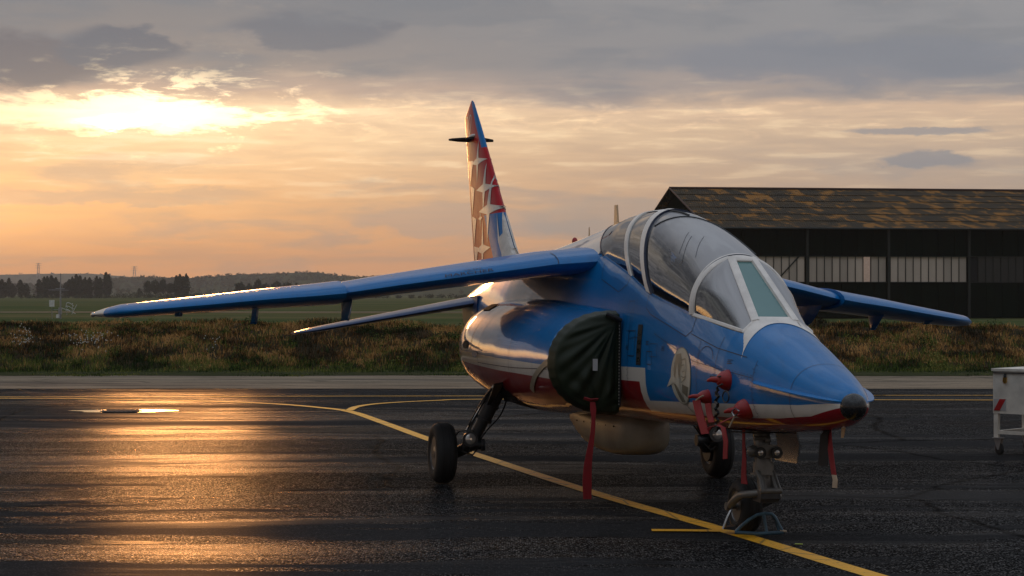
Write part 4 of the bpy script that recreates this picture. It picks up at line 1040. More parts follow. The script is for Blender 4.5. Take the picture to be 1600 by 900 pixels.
g = thing('intake_cover', tuple(XF @ Vector((CX, -.75, .78))), 'dark green canvas cover strapped over the round engine intake under the wing', 'intake cover')
b = MB(); A = []
for i in range(NR + 1):
    r = i / NR; row = []
    for k in range(NK):
        ph = 2 * pi * k / NK; rp = cov_ring(ph); y = ctr[1] + (rp[1] - ctr[1]) * r; z = ctr[2] + (rp[2] - ctr[2]) * r
        x = CX + .055 * (1 - r ** 3) + folds(y, z, r) + .03 * (-(y + .75)) * (1 - r)
        row.append((x, y, z))
    A.append(row)
for x_, o_ in ((2.79, .028), (2.74, .032), (2.69, .026)):
    A.append([tuple(cov_ring(2 * pi * k / NK, o_ + .003 * sin(k * 1.7), x_)) for k in range(NK)])
b.grid(A[1:], close_v=True); b.add([A[1][k] for k in range(NK)], [tuple(range(NK))]); b.obj('canvas', M['cover_canvas'], g, angle=180, xf=XF)
b = MB(); b.tube([(2.86, -.59, 1.555), (2.88, -.52, 1.525), (2.87, -.468, 1.50)], [.018, .022, .02], 8); b.tube([(2.85, -.470, z_) for z_ in np.linspace(1.50, .80, 8)], .011, 8); b.obj('edge_binding', M['black_ribbon'], g, xf=XF)
for k in range(26):
    b = MB() if k == 0 else b; b.ball((2.865, -.480, 1.46 - k * .0255), .0042, 6, 4)
b.obj('stitching', M['emblem_field'], g, xf=XF)
lp = bpt(930, 570, x=2.925); b = MB(); b.box(tuple(lp), (.004, .040, .095)); b.obj('label_patch', M['stripe_grey'], g, xf=XF, smooth=False)
b = MB(); A = []
for t in np.linspace(0, 1, 14):
    x_ = 2.72 - .85 * t; ph = radians(2 - 34 * t ** 1.4)
    p0, p1 = nac_pt(x_ - .02, ph + .045, -1, .010), nac_pt(x_ + .02, ph - .045, -1, .010); q0, q1 = nac_pt(x_ - .02, ph + .045, -1, .004), nac_pt(x_ + .02, ph - .045, -1, .004)
    A.append([p0, p1, q1, q0])
b.loft(A); b.obj('strap', M['pod_paint'], g, xf=XF)
b = MB(); s0 = bpt(926, 628, x=2.96); s1 = bpt(917, 780, x=2.9)
b.ribbon([tuple(s0.lerp(s1, t) + Vector((.02 * sin(4 * t), .012 * sin(7 * t), 0))) for t in np.linspace(0, 1, 14)], [.040, .050, .034, .034, .038, .042, .048, .055, .062, .068, .072, .074, .072, .066], (.1, 1, 0)); b.obj('streamer', M['red_ribbon'], g, xf=XF)
b = MB(); b.ribbon([tuple(s0 + Vector((-.05, -.06, .03))), tuple(s0 + Vector((0, -.02, .015))), tuple(s0 + Vector((.01, .04, .02)))], .035, (1, 0, .6)); b.obj('streamer_knot', M['red_ribbon'], g, xf=XF)

def probe_cover(px, py, y, label, parts, size=1.0, tip=(.25, -1, .05)):
    c = bpt(px, py, y=y); base = XF @ c; g = thing('probe_cover', tuple(base), label, 'probe cover', 'red covers on the nose probes')
    ax = Vector(tip).normalized(); s_ = size
    b = MB(); b.lathe([(-.05, .070 * s_), (-.03, .074 * s_), (-.005, .066 * s_), (.02, .058 * s_), (.045, .040 * s_), (.06, .024 * s_)], c, ax, 20)
    b.tube([c + ax * .04, c + ax * .085 + Vector((-.05, 0, .0)), c + ax * .10 + Vector((-.10, 0, -.01))], [.026 * s_, .018 * s_, .011], 10); b.obj('cap', M['red_cover'], g, xf=XF)
    for (nm, m_, pts, w) in parts:
        P_ = [bpt(a, b_, y=yy) for a, b_, yy in pts]
        b = MB()
        if w < .012: b.tube([tuple(p) for p in P_], w, 6)
        else: b.ribbon([tuple(p) for p in P_], w, (1, .15, .1))
        b.obj(nm, M[m_], g, xf=XF)
    return g
probe_cover(1132, 594, -.405, 'uppermost red probe cover on the blue side of the nose', [('cord', 'black_ribbon', [(1129, 600, -.47), (1121, 604, -.48), (1120, 612, -.47), (1124, 620, -.47)], .006),
    ('cord_loop', 'black_hose', [(1134 + 5 * sin(t), 620 - 9 * cos(t), -.46) for t in np.linspace(0, 6.28, 14)], .005),
    ('cord', 'black_ribbon', [(1110, 588, -.43), (1118, 589, -.45), (1126, 588, -.46)], .006),
    ('chain', 'black_hose', [(1120 + 2.5 * sin(k * 1.9), 606 + k * 3.6, -.47 + .01 * sin(k * 2.6)) for k in range(20)], .011)], 1.05)
probe_cover(1102, 620, -.43, 'red probe cover with broad red streamers, nearest the round emblem', [('streamer', 'red_ribbon', [(1088, 625, -.50), (1091, 640, -.50), (1096, 658, -.51), (1102, 678, -.51)], .115),
    ('streamer', 'red_ribbon', [(1106, 630, -.48), (1108, 645, -.48), (1112, 660, -.49)], .085), ('cord', 'pale_cord', [(1087, 626, -.5), (1092, 622, -.5), (1099, 618, -.49)], .006),
    ('streamer', 'red_ribbon', [(1103, 676, -.50), (1110, 667, -.50), (1122, 664, -.5), (1130, 668, -.5), (1134, 690, -.5), (1133, 717, -.5)], .06)], .78)
probe_cover(1160, 640, -.36, 'lowest and foremost red probe cover on the white stripe', [('wire_clip', 'bare_steel', [(1147, 650, -.44), (1143, 643, -.45), (1149, 638, -.46), (1155, 642, -.46), (1151, 648, -.45), (1146, 652, -.45)], .005), ('streamer', 'red_ribbon', [(1156, 647, -.43), (1140, 654, -.46), (1124, 662, -.49)], .045),
    ('cord', 'pale_cord', [(1148, 650, -.45), (1143, 660, -.46), (1139, 668, -.47)], .006)], 1.05, (.15, -1, -.1))
def streamer(name, label, m_, pts, w, extra=None):
    P_ = [bpt(a, b_, y=yy) for a, b_, yy in pts]; lo = min((XF @ p for p in P_), key=lambda q_: q_.z)
    g = thing(name, tuple(lo), label, 'streamer'); b = MB(); b.ribbon([tuple(p) for p in P_], w, (1, .3, 0)); b.obj('ribbon', M[m_], g, xf=XF)
    b = MB(); b.tube([P_[0] + Vector((0, 0, .03)), P_[0]], .008, 6); b.obj('pin', M['bare_steel'], g, xf=XF)
    if extra:
        Q = [bpt(a, b_, y=yy) for a, b_, yy in extra]; b = MB(); b.ribbon([tuple(p) for p in Q], .045, (1, .3, 0)); b.obj('frayed_end', M['pale_cord'], g, xf=XF)
    return g
streamer('safety_streamer', 'short black streamer hanging under the nose', 'black_ribbon', [(1292, 672, 0), (1288, 680, 0), (1287, 700, 0), (1286, 728, .0)], [.05, .08, .09, .10])
streamer('safety_streamer', 'thin red streamer with frayed pale end hanging under the nose', 'red_ribbon', [(1295, 673, .02), (1296, 690, .02), (1299, 715, .02), (1303, 742, .02)], [.05, .05, .05, .045], [(1303, 742, .02), (1305, 750, .02), (1304, 762, .02)])
streamer('safety_streamer', 'long narrow red streamer hanging beside the nose wheel leg', 'red_ribbon', [(1162, 668, -.12), (1162, 690, -.12), (1163, 715, -.12), (1162, 740, -.12), (1163, 756, -.12)], [.03, .03, .045, .055, .075])
streamer('safety_tag', 'tiny orange tag hanging under the tip of the nose', 'antenna_amber', [(1318, 668, 0), (1317, 676, 0), (1316, 684, 0)], [.035, .03, .02])

# chock of blue tube at the nose wheel
cb = gp(1186, 834); g = thing('wheel_chock', cb, 'blue tubular wheel chock standing in front of the nose wheel', 'wheel chock')
def W_(px, py, Y): return Vector(((px - 800) / F * Y, Y, EYE - (py - 459) / F * Y))
Yc = 15.0
front_ = [W_(1149, 831, Yc), W_(1158, 822, Yc), W_(1170, 812, Yc), W_(1183, 804.5, Yc + .02), W_(1195, 802, Yc + .03), W_(1206, 803, Yc + .03), W_(1211, 808, Yc + .02), W_(1217, 820, Yc), W_(1223, 831, Yc)]
b = MB(); b.tube(front_, .0125, 10); b.tube([W_(1148, 831.5, Yc), W_(1186, 834, Yc - .02), W_(1224, 831.5, Yc)], .014, 10); b.tube([W_(1193, 803, Yc + .03), W_(1198, 833, Yc - .01)], .012, 10)
b.tube([W_(1205, 803, Yc + .03), W_(1212, 812, Yc + .25)], .010, 8); b.tube([W_(1211, 809, Yc + .25), W_(1216, 828, Yc + .25)], .010, 8); b.obj('tube_frame', M['chock_blue'], g)
b = MB(); b.tube([W_(1130, 826.5, Yc + .18), W_(1136, 810, Yc + .18), W_(1142, 797, Yc + .20)], .011, 8); b.obj('prop', M['bare_steel'], g)
b = MB(); b.prism([tuple(W_(1132, 827, Yc + .15)), tuple(W_(1150, 829, Yc + .12)), tuple(W_(1150, 822, Yc + .16)), tuple(W_(1134, 824, Yc + .18))], (0, .10, 0)); b.obj('foot_plate', M['black_void'], g, smooth=False)
b = MB(); b.tube([W_(1219, 829, Yc), W_(1229, 830, Yc - .01)], [.012, .006], 8); b.obj('chock_hook', M['pale_cord'], g)
lf = gp(1248, 851.5, 0); b = MB(); b.prism([(lf[0] - .03, lf[1], .006), (lf[0] + .025, lf[1] - .02, .006), (lf[0] + .03, lf[1] + .015, .006), (lf[0] - .02, lf[1] + .03, .006)], (0, 0, .003)); o = b.obj('leaf', M['leaf_lime'] if 'leaf_lime' in M else M['brass']); tag(o, 'tiny yellow green leaf lying on the apron right of the chock', 'leaf')

# ================================================================== service cart
cy = 0.0; cxx = 0.0; CART = Matrix.Translation((5.315, 22.73, 0)) @ Matrix.Rotation(radians(-42), 4, 'Z')
g = thing('tool_cart', tuple(CART @ Vector((.6, .35, 0))), 'white steel box cart on castors cut off by the right edge', 'cart')
zt_, zb_ = .925, .455
b = MB(); b.box((cxx + .60, cy + .35, (zt_ + zb_) / 2), (1.20, .70, zt_ - zb_)); b.obj('box_body', M['cart_white'], g, smooth=False, xf=CART)
b = MB(); b.box((cxx + .60, cy + .35, zt_ + .012), (1.23, .73, .028)); o = b.obj('lid', M['cart_white'], g, smooth=False, xf=CART)
b = MB(); b.box((cxx + .60, cy - .0125, zt_ - .02), (1.20, .01, .008)); b.obj('lid_shade_strip', M['gear_paint_dark'], g, smooth=False, xf=CART)  # dark strip standing in for the shade line under the lid
b = MB(); b.box((cxx + .155, cy - .012, zt_ - .05), (.025, .012, .045)); b.tube([(cxx + .14, cy - .02, zt_ - .07), (cxx + .14, cy - .02, zt_ - .045), (cxx + .17, cy - .02, zt_ - .045), (cxx + .17, cy - .02, zt_ - .07)], .004, 6); b.obj('hasp', M['gear_paint_dark'], g, xf=CART)
b = MB(); b.prism([(cxx + .135, cy - .03, zt_ - .070), (cxx + .175, cy - .03, zt_ - .070), (cxx + .178, cy - .03, zt_ - .115), (cxx + .165, cy - .03, zt_ - .135), (cxx + .145, cy - .03, zt_ - .135), (cxx + .132, cy - .03, zt_ - .115)], (0, .02, 0)); b.obj('padlock', M['brass'], g, smooth=False, xf=CART)
b = MB(); b.box((cxx + .085, cy - .003, .552), (.15, .005, .13)); pl = b.obj('reflector_plate', M['stripe_grey'], g, smooth=False, xf=CART)
b = MB(); b.prism([(cxx + .012, cy - .009, .488), (cxx + .085, cy - .009, .488), (cxx + .158, cy - .009, .616), (cxx + .085, cy - .009, .616)], (0, .004, 0)); b.obj('red_bar', M['stripe_red'], g, smooth=False, xf=CART)
for lx, ly in ((.03, .03), (.03, .67), (1.17, .03), (1.17, .67)):
    b = MB(); b.box((cxx + lx, cy + ly, (.455 + .19) / 2), (.05, .05, .265)); b.obj('leg', M['cart_white'], g, smooth=False, xf=CART)
    cas = bpy.data.objects.new('castor', None); COL.objects.link(cas); cas.parent = g; cas['_base'] = g['_base']
    X_, Y_ = cxx + lx + .02, cy + ly
    b = MB(); b.box((X_, Y_, .185), (.11, .09, .010)); b.prism([(X_ - .045, Y_ - .03, .18), (X_ + .045, Y_ - .03, .18), (X_ + .02, Y_ - .03, .055), (X_ - .0, Y_ - .03, .055)], (0, .005, 0)); b.prism([(X_ - .045, Y_ + .025, .18), (X_ + .045, Y_ + .025, .18), (X_ + .02, Y_ + .025, .055), (X_ - .0, Y_ + .025, .055)], (0, .005, 0)); b.obj('castor_fork', M['galvanised'], cas, smooth=False, xf=CART)
    b = MB(); b.lathe([(-.018, .03), (-.018, .052), (-.012, .062), (.012, .062), (.018, .052), (.018, .03)], (X_ + .012, Y_, .062), (.35, 1, 0), 20); b.obj('castor_wheel', M['dark_rubber'], cas, xf=CART)
b = MB(); b.box((cxx + .60, cy + .03, .245), (1.10, .035, .035)); b.box((cxx + .60, cy + .67, .245), (1.10, .035, .035)); b.box((cxx + .03, cy + .35, .245), (.035, .60, .035)); b.box((cxx + 1.17, cy + .35, .245), (.035, .60, .035)); b.obj('frame_rail', M['cart_white'], g, smooth=False, xf=CART)
b = MB(); b.tube([(cxx + .42, cy + .10, zt_ + .02), (cxx + .42, cy + .10, zt_ + .05), (cxx + .62, cy + .10, zt_ + .05), (cxx + .62, cy + .10, zt_ + .02)], .008, 8); b.obj('lid_handle', M['gear_paint_dark'], g, xf=CART)

# ================================================================== GROUND
def sheet(name, x0, x1, y0, y1, z, m_, nx=1, ny=1, zf=None):
    b = MB(); b.grid([[(x, y, z if zf is None else zf(x, y)) for x in np.linspace(x0, x1, nx + 1)] for y in np.linspace(y0, y1, ny + 1)], flip=True)
    o = b.obj(name, M[m_], normals=False, smooth=True, angle=180); return tag(o, kind='structure')
sheet('field', -9000, 9000, -9000, 9000, -.06, 'grass_field')
sheet('apron', -90, 90, -120, 38.4, 0, 'wet_asphalt')
sheet('concrete_strip', -90, 90, 38.4, 44.6, .004, 'old_concrete')

sheet('runway', -900, 900, 199, 208, -.03, 'old_concrete')
from mathutils import noise as mn
def bank_z(x, y):
    n = mn.noise(Vector((x * .35, y * .5, 3.1))) * .22 + mn.noise(Vector((x * 1.1, y * 1.3, 9))) * .14
    toe = 46.0 + .35 * mn.noise(Vector((x * .12, 0, 5))); t = (y - toe) / 5.0
    up_ = max(0, min(1, t)); up_ = up_ * up_ * (3 - 2 * up_)
    dn = max(0, min(1, (y - 54) / 6)); dn = dn * dn * (3 - 2 * dn)
    return -.03 + (.92 + n * .8) * up_ * (1 - dn) + n * .3 * min(1, max(0, t * 3)) * (1 - dn)
sheet('bank', -60, 60, 45.4, 60.5, 0, 'soil_bank', 320, 60, bank_z)
b = MB(); A = []
for j in range(7):
    A.append([(x, (44.45 + .55 * mn.noise(Vector((x * .22, 1.5, 0))) + .22 * mn.noise(Vector((x * 1.3, 4.5, 0)))) * (1 - j / 6) + 47.5 * j / 6, .010 + .03 * (j > 0)) for x in np.linspace(-60, 60, 700)])
b.grid(A, flip=True); tag(b.obj('verge', M['verge_soil'], normals=False, angle=180), kind='structure')
# painted lines on the apron
def smooth_line(P, n=8):
    P = [np.array(p[:2]) for p in P]; P = [2 * P[0] - P[1]] + P + [2 * P[-1] - P[-2]]; out = []
    for i in range(1, len(P) - 2):
        for k in range(n):
            t = k / n; a, b_, c, d = P[i - 1], P[i], P[i + 1], P[i + 2]
            out.append(.5 * ((2 * b_) + (-a + c) * t + (2 * a - 5 * b_ + 4 * c - d) * t * t + (-a + 3 * b_ - 3 * c + d) * t**3))
    out.append(P[-2]); return out
def line(name, pts, w, z=.004):
    L_ = smooth_line(pts); b = MB(); A = []
    for i, p in enumerate(L_):
        t = L_[min(i + 1, len(L_) - 1)] - L_[max(0, i - 1)]; t = t / np.linalg.norm(t); n_ = np.array((-t[1], t[0])) * w / 2
        A.append([(p[0] + n_[0], p[1] + n_[1], z), (p[0] - n_[0], p[1] - n_[1], z)])
    b.grid(A); return tag(b.obj(name, M['yellow_line'], normals=False), kind='structure')
L1 = [gp(1640, 978), gp(1360, 898), gp(1150, 834), gp(930, 771), gp(750, 712.5), gp(670, 686.5), gp(600, 661), gp(548, 643.5), gp(500, 637), gp(430, 631.3), gp(330, 627.3), gp(160, 624), gp(0, 622.5)]
L1.append((L1[-1][0] - 9, L1[-1][1] + .1, 0)); L1.append((L1[-1][0] - 30, L1[-1][1] - .1, 0))
line('taxi_line', L1, .15)
line('taxi_line', [gp(545, 642), gp(560, 635.5), gp(600, 630.5), gp(680, 626.3), gp(760, 624.3), gp(1100, 624.8), gp(1360, 625.2), gp(1600, 625.7), (14, 34.2, 0), (50, 34.2, 0)], .13, .008)
line('taxi_line', [(-60, 35.2, 0), gp(-100, 620.8), gp(350, 620.0), gp(750, 619.4), gp(1360, 618.6), gp(1600, 618.4), (50, 35.8, 0)], .10, .010)
line('taxi_line', [gp(1018, 830), gp(1060, 830.2), gp(1124, 831)], .13, .010)
# drain in its puddle
pc = gp(190, 643); b = MB(); N_ = 60
b.add([(pc[0] + (.72 + .12 * sin(3 * t) + .07 * sin(7 * t)) * cos(t), pc[1] + .05 + (.42 + .06 * sin(2 * t + 1)) * sin(t), .006) for t in np.linspace(0, 2 * pi, N_, False)], [tuple(range(N_))])
o = b.obj('puddle', M['puddle_water'], normals=False, smooth=False); tag(o, kind='structure')
b = MB(); b.lathe([(0, .32), (.012, .32), (.016, .30), (.016, .02)], (pc[0], pc[1], .0), (0, 0, 1), 30)
for k in range(-3, 4): b.box((pc[0] + k * .07, pc[1], .019), (.022, .42, .008))
o = b.obj('drain_cover', M['drain_iron']); tag(o, 'round dark iron drain cover in a bright puddle on the apron', 'drain cover')

# ---- grass on the bank
def blades(name, n, xr, yr, hr, w, m_, lean, seed, dens=None, per=7):
    r = np.random.default_rng(seed); vs, fs = [], []
    for i in range(n):
        x, y = r.uniform(*xr), r.uniform(*yr)
        if dens is not None and r.random() > dens(x, y): continue
        z = (bank_z(x, y) if y > 45.5 else .01) - .01; hs = r.uniform(.6, 1.25)
        for k in range(per):
            a = r.uniform(0, 2 * pi); h = r.uniform(*hr) * hs; l_ = r.uniform(.1, 1) * lean * h; o = len(vs)
            bx, by = x + r.normal(0, .07), y + r.normal(0, .07); ca, sa = cos(a), sin(a); b2 = r.uniform(0, 2 * pi); wx, wy = cos(b2) * w, sin(b2) * w * .4
            mx, my, mz = bx + ca * l_ * .35, by + sa * l_ * .35, z + h * .62
            vs += [(bx - wx, by - wy, z), (bx + wx, by + wy, z), (mx + wx * .8, my + wy * .8, mz), (mx - wx * .8, my - wy * .8, mz), (bx + ca * l_, by + sa * l_, z + h * (1 - .3 * lean))]
            fs += [(o, o + 1, o + 2, o + 3), (o + 3, o + 2, o + 4)]
    me = bpy.data.meshes.new(name); me.from_pydata(vs, [], fs); me.materials.append(M[m_]); me.update()
    o = bpy.data.objects.new(name, me); COL.objects.link(o); return tag(o, kind='stuff')
def patch(x, y, f=.35, s=0): return mn.noise(Vector((x * f, y * f * 1.5, s)))
o = blades('dry_grass', 26000, (-19, 19), (46.2, 54.0), (.05, .19), .0065, 'dry_blades', 1.0, 3, lambda x, y: .9 if y > 47.5 + 1.0 * patch(x, y, .3, 2) else .15, 8)
tag(o, 'dry brown grass covering the upper slope of the bank', 'grass')
o = blades('green_grass', 24000, (-19, 19), (45.4, 53.0), (.05, .22), .0065, 'green_blades', .7, 5, lambda x, y: (.95 if y < 47.9 + 1.2 * patch(x, y, .35, 7) else .12) + .8 * max(0, patch(x, y, .6, 11)), 7)
tag(o, 'green grass along the foot of the bank', 'grass')
o = blades('verge_grass', 12000, (-19, 19), (44.0, 46.2), (.015, .07), .008, 'green_blades', .7, 8, lambda x, y: max(0, .9 * (y - 44.3) / 1.0 + patch(x, y, .5, 3) * 1.2), 6)
tag(o, 'short thin grass on the verge at the edge of the concrete', 'grass')
# bushy weeds: leaf clumps
def clump(r, c, R, n, size, sq=.8):
    vs, fs = [], []
    for i in range(n):
        d = r.normal(size=3); d /= np.linalg.norm(d); rad = R * (r.random() ** .45); p = np.array(c) + d * rad * np.array((1, 1, sq))
        u = r.normal(size=3); u /= np.linalg.norm(u); v = np.cross(u, r.normal(size=3)); v /= max(1e-6, np.linalg.norm(v)); s_ = size * r.uniform(.6, 1.4); o = len(vs)
        vs += [tuple(p - u * s_ - v * s_ * .5), tuple(p + u * s_ - v * s_ * .4), tuple(p + u * s_ * .8 + v * s_ * .6), tuple(p - u * s_ * .6 + v * s_ * .5)]; fs += [(o, o + 1, o + 2, o + 3)]
    return vs, fs
r_ = np.random.default_rng(11); VS, FS = [], []
for i in range(420):
    x = r_.uniform(-18, 18); y = r_.uniform(46.4, 52.8)
    if patch(x, y, .45, 21) < -.05: continue
    R_ = r_.uniform(.07, .26); vs, fs = clump(r_, (x, y, bank_z(x, y) + R_ * .45), R_, int(70 + 380 * R_), .017); o_ = len(VS); VS += vs; FS += [tuple(i_ + o_ for i_ in f) for f in fs]
me = bpy.data.meshes.new('weeds'); me.from_pydata(VS, [], FS); me.materials.append(M['green_blades']); o = bpy.data.objects.new('weeds', me); COL.objects.link(o); tag(o, 'low leafy weeds scattered over the bank', 'weeds', kind='stuff')
VS, FS = [], []
for i in range(130):
    px = random.choice([32, 45, 130, 150, 165, 330, 120]) + random.gauss(0, 9); py = random.gauss(532, 9)
    y = 48.0 + (560 - py) * .04; x = (px - 800) / F * y
    z = bank_z(x, y) + .12; s_ = .011; o_ = len(VS); VS += [(x - s_, y, z - s_), (x + s_, y, z - s_), (x + s_, y, z + s_), (x - s_, y, z + s_)]; FS += [(o_, o_ + 1, o_ + 2, o_ + 3)]
me = bpy.data.meshes.new('wild_flowers'); me.from_pydata(VS, [], FS); me.materials.append(M['petal_white']); o = bpy.data.objects.new('wild_flowers', me); COL.objects.link(o); tag(o, 'tiny white flowers on the left part of the bank', 'flowers', kind='stuff')

# ================================================================== HANGAR
H0 = np.array((14.47, 150.0)); hu = np.array((12, 1.7)) / np.hypot(12, 1.7); hv = np.array((-hu[1], hu[0]))
def hp(u, v, z): p = H0 + hu * u + hv * v; return (p[0], p[1], z)
hang = thing('hangar', hp(30, 12, 0), 'long dark green hangar with rust patched roof and strip window beyond the bank', 'hangar')
EZ, RZ, HW, HL = 6.72, 10.05, 24.2, 64.0
def hbox(u0, u1, v0, v1, z0, z1, name, m_):
    b = MB(); P8 = [hp(u, v, z) for z in (z0, z1) for v in (v0, v1) for u in (u0, u1)]; b.add(P8, [(0, 2, 3, 1), (4, 5, 7, 6), (0, 1, 5, 4), (2, 6, 7, 3), (0, 4, 6, 2), (1, 3, 7, 5)])
    return b.obj(name, M[m_], hang, smooth=False)
WZ0, WZ1 = 2.66, 4.50
colsU = [1.1 + 6.2 * k for k in range(11)]
hbox(0, HL, .3, .5, 0, .4, 'plinth', 'hangar_steel')
for k in range(52):      # cladding sheets under and over the strip window
    u0 = k * 1.24; 
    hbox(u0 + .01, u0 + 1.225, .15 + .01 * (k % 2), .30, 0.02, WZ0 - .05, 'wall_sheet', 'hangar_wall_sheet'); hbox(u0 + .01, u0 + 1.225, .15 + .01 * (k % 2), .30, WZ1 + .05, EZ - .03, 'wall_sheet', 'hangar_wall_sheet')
for u in colsU: hbox(u - .09, u + .09, -.02, .14, 0, EZ - .2, 'column', 'hangar_steel')
hbox(0, HL, .05, .32, WZ0 - .06, WZ0, 'window_sill', 'hangar_steel'); hbox(0, HL, .05, .32, WZ1, WZ1 + .06, 'window_head', 'hangar_steel')
pane_me = None
for ci in range(len(colsU) - 1):
    for k in range(10):
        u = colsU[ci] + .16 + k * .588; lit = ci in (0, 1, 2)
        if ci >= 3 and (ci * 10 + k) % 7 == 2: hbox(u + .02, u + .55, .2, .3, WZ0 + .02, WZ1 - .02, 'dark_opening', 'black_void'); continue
        m_ = 'bright_pane' if (ci == 1 and k == 7) else ('lit_pane' if lit else 'dim_pane')
        b = MB(); vs = [hp(u + .025, .20, WZ0), hp(u + .565, .20, WZ0), hp(u + .565, .20, WZ1), hp(u + .025, .20, WZ1)]
        b.add(vs + [tuple(np.array(p) + np.array((hv[0] * .02, hv[1] * .02, 0))) for p in vs], [(0, 1, 2, 3), (7, 6, 5, 4), (0, 4, 5, 1), (1, 5, 6, 2), (2, 6, 7, 3), (3, 7, 4, 0)])
        b.obj('window_pane', M[m_], hang, smooth=False)
        hbox(u - .022, u + .022, .13, .26, WZ0, WZ1, 'glazing_bar', 'hangar_steel')
b = MB(); P8 = [hp(4.9, .10, 2.70), hp(5.02, .10, 2.70), hp(6.75, .10, 4.5), hp(6.6, .10, 4.5)]; b.prism(P8, (0, .03, 0)); b.obj('window_brace', M['hangar_steel'], hang, smooth=False)
# gable
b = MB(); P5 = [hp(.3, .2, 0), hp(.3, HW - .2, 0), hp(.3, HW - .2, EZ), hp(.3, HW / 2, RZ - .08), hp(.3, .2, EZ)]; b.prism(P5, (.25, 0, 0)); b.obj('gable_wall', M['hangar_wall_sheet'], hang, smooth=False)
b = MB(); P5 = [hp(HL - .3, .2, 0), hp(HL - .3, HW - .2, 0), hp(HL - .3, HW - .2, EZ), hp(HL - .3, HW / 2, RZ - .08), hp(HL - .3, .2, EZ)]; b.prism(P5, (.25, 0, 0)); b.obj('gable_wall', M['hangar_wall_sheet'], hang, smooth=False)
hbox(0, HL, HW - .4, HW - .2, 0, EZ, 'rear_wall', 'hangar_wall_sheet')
for z_, w_ in ((6.75, .2), (3.4, .15)): hbox(.0, .28, 6, 18, z_, z_ + w_, 'gable_rail', 'hangar_steel')
# roof laid in overlapping sheets; the rear slope reads as one plane
NRW = 6; slope_len = math.hypot(HW / 2 + .5, RZ - EZ + .14)
rr_ = random.Random(5)
for i in range(NRW):
    for k in range(44):
        u0 = -.35 + k * 1.48; t0, t1 = i / NRW, (i + 1.06) / NRW; dz_ = .030 + rr_.uniform(0, .012)
        def rp(u, t, e): v = -.5 + (HW / 2 + .5) * t; return hp(u, v, EZ - .14 + (RZ - EZ + .14) * min(t, 1.0) + e)
        e0, e1 = dz_ + .02, .005 + rr_.uniform(0, .01)
        P4 = [rp(u0 + .005, t0, e0), rp(u0 + 1.475, t0, e0), rp(u0 + 1.475, min(t1, 1), e1), rp(u0 + .005, min(t1, 1), e1)]
        b = MB(); b.add(P4 + [(p[0], p[1], p[2] - .025) for p in P4], [(0, 1, 2, 3), (7, 6, 5, 4), (0, 4, 5, 1), (1, 5, 6, 2), (2, 6, 7, 3), (3, 7, 4, 0)]); b.obj('roof_sheet', M['hangar_roof_sheet'], hang, smooth=False)
b = MB(); P4 = [hp(-.35, HW / 2, RZ), hp(HL + .3, HW / 2, RZ), hp(HL + .3, HW + .5, EZ - .14), hp(-.35, HW + .5, EZ - .14)]; b.prism(P4, (0, 0, .03)); b.obj('rear_roof_slope', M['hangar_roof_sheet'], hang, smooth=False)
b = MB(); b.tube([hp(-.4, HW / 2, RZ + .05), hp(HL + .4, HW / 2, RZ + .05)], .11, 8); b.obj('ridge_cap', M['rust_steel'], hang)
b = MB(); b.tube([hp(-.4, -.5, EZ - .16), hp(HL, -.5, EZ - .16)], .07, 8); b.obj('gutter', M['hangar_steel'], hang)
b = MB(); b.tube([hp(-.38, -.5, EZ - .12), hp(-.38, HW / 2, RZ + .04), hp(-.38, HW + .5, EZ - .12)], .07, 6); b.obj('barge_board', M['rust_steel'], hang)

# ================================================================== FAR THINGS
r_ = np.random.default_rng(21)
def tree_meshes(kind, seed):
    r = np.random.default_rng(seed); vs, fs = [], []
    if kind == 'poplar':
        for j in range(30):
            t = (j + .5) / 30; z = .12 + .86 * t; rad = .125 * (sin(pi * min(1, t * .92 + .10))) ** .7 * r.uniform(.7, 1.2); a = r.uniform(0, 6.28); q_ = r.uniform(0, .5) * rad
            v, f = clump(r, (q_ * cos(a), q_ * sin(a), z), rad, 60, .022, 1.5); o = len(vs); vs += v; fs += [tuple(i + o for i in ff) for ff in f]
    else:
        for j in range(26):
            a = r.uniform(0, 6.28); q_ = sqrt(r.random()) * .36; z = .30 + r.uniform(0, .48) * (1 - (q_ / .5) ** 2); 
            v, f = clump(r, (q_ * cos(a), q_ * sin(a), z), r.uniform(.10, .20), 90, .028, .85); o = len(vs); vs += v; fs += [tuple(i + o for i in ff) for ff in f]
    c = bpy.data.meshes.new('crown'); c.from_pydata(vs, [], fs); c.materials.append(M['tree_leaves'])
    b = MB(); b.tube([(0, 0, -.03), (.01, 0, .2), (0, .01, .55)], [.022, .016, .006], 7)
    for k in range(4):
        a = k * 1.6; b.tube([(0, 0, .18 + .06 * k), (.07 * cos(a), .07 * sin(a), .34 + .07 * k)], [.010, .004], 5)
    t = b.mesh('trunk', M['bark']); return c, t
TM = {k: [tree_meshes(k, s_ + 40) for s_ in range(4)] for k in ('poplar', 'round')}
def tree(kind, x, y, h, wide, label, group, z0=-.06):
    c, t = TM[kind][int(r_.integers(0, 4))]
    g = thing('poplar_tree' if kind == 'poplar' else 'leafy_tree', (x, y, z0), label, 'tree', group); g.scale = (h * wide, h * wide, h); g.rotation_euler.z = r_.uniform(0, 6.28)
    for me, nm in ((t, 'trunk'), (c, 'crown')):
        o = bpy.data.objects.new(nm, me); COL.objects.link(o); o.parent = g
TY = 900.0
def tpx(kind, px, ptop, wpx=None, Y=TY, label='', group='trees along the far edge of the airfield', base=466.0):
    h = (base - ptop) / F * Y; x = (px - 800) / F * Y; nat = .25 if kind == 'poplar' else .95
    wide = 1.0 if wpx is None else (wpx / F * Y) / (nat * h)
    tree(kind, x, Y, h, wide, label, group)
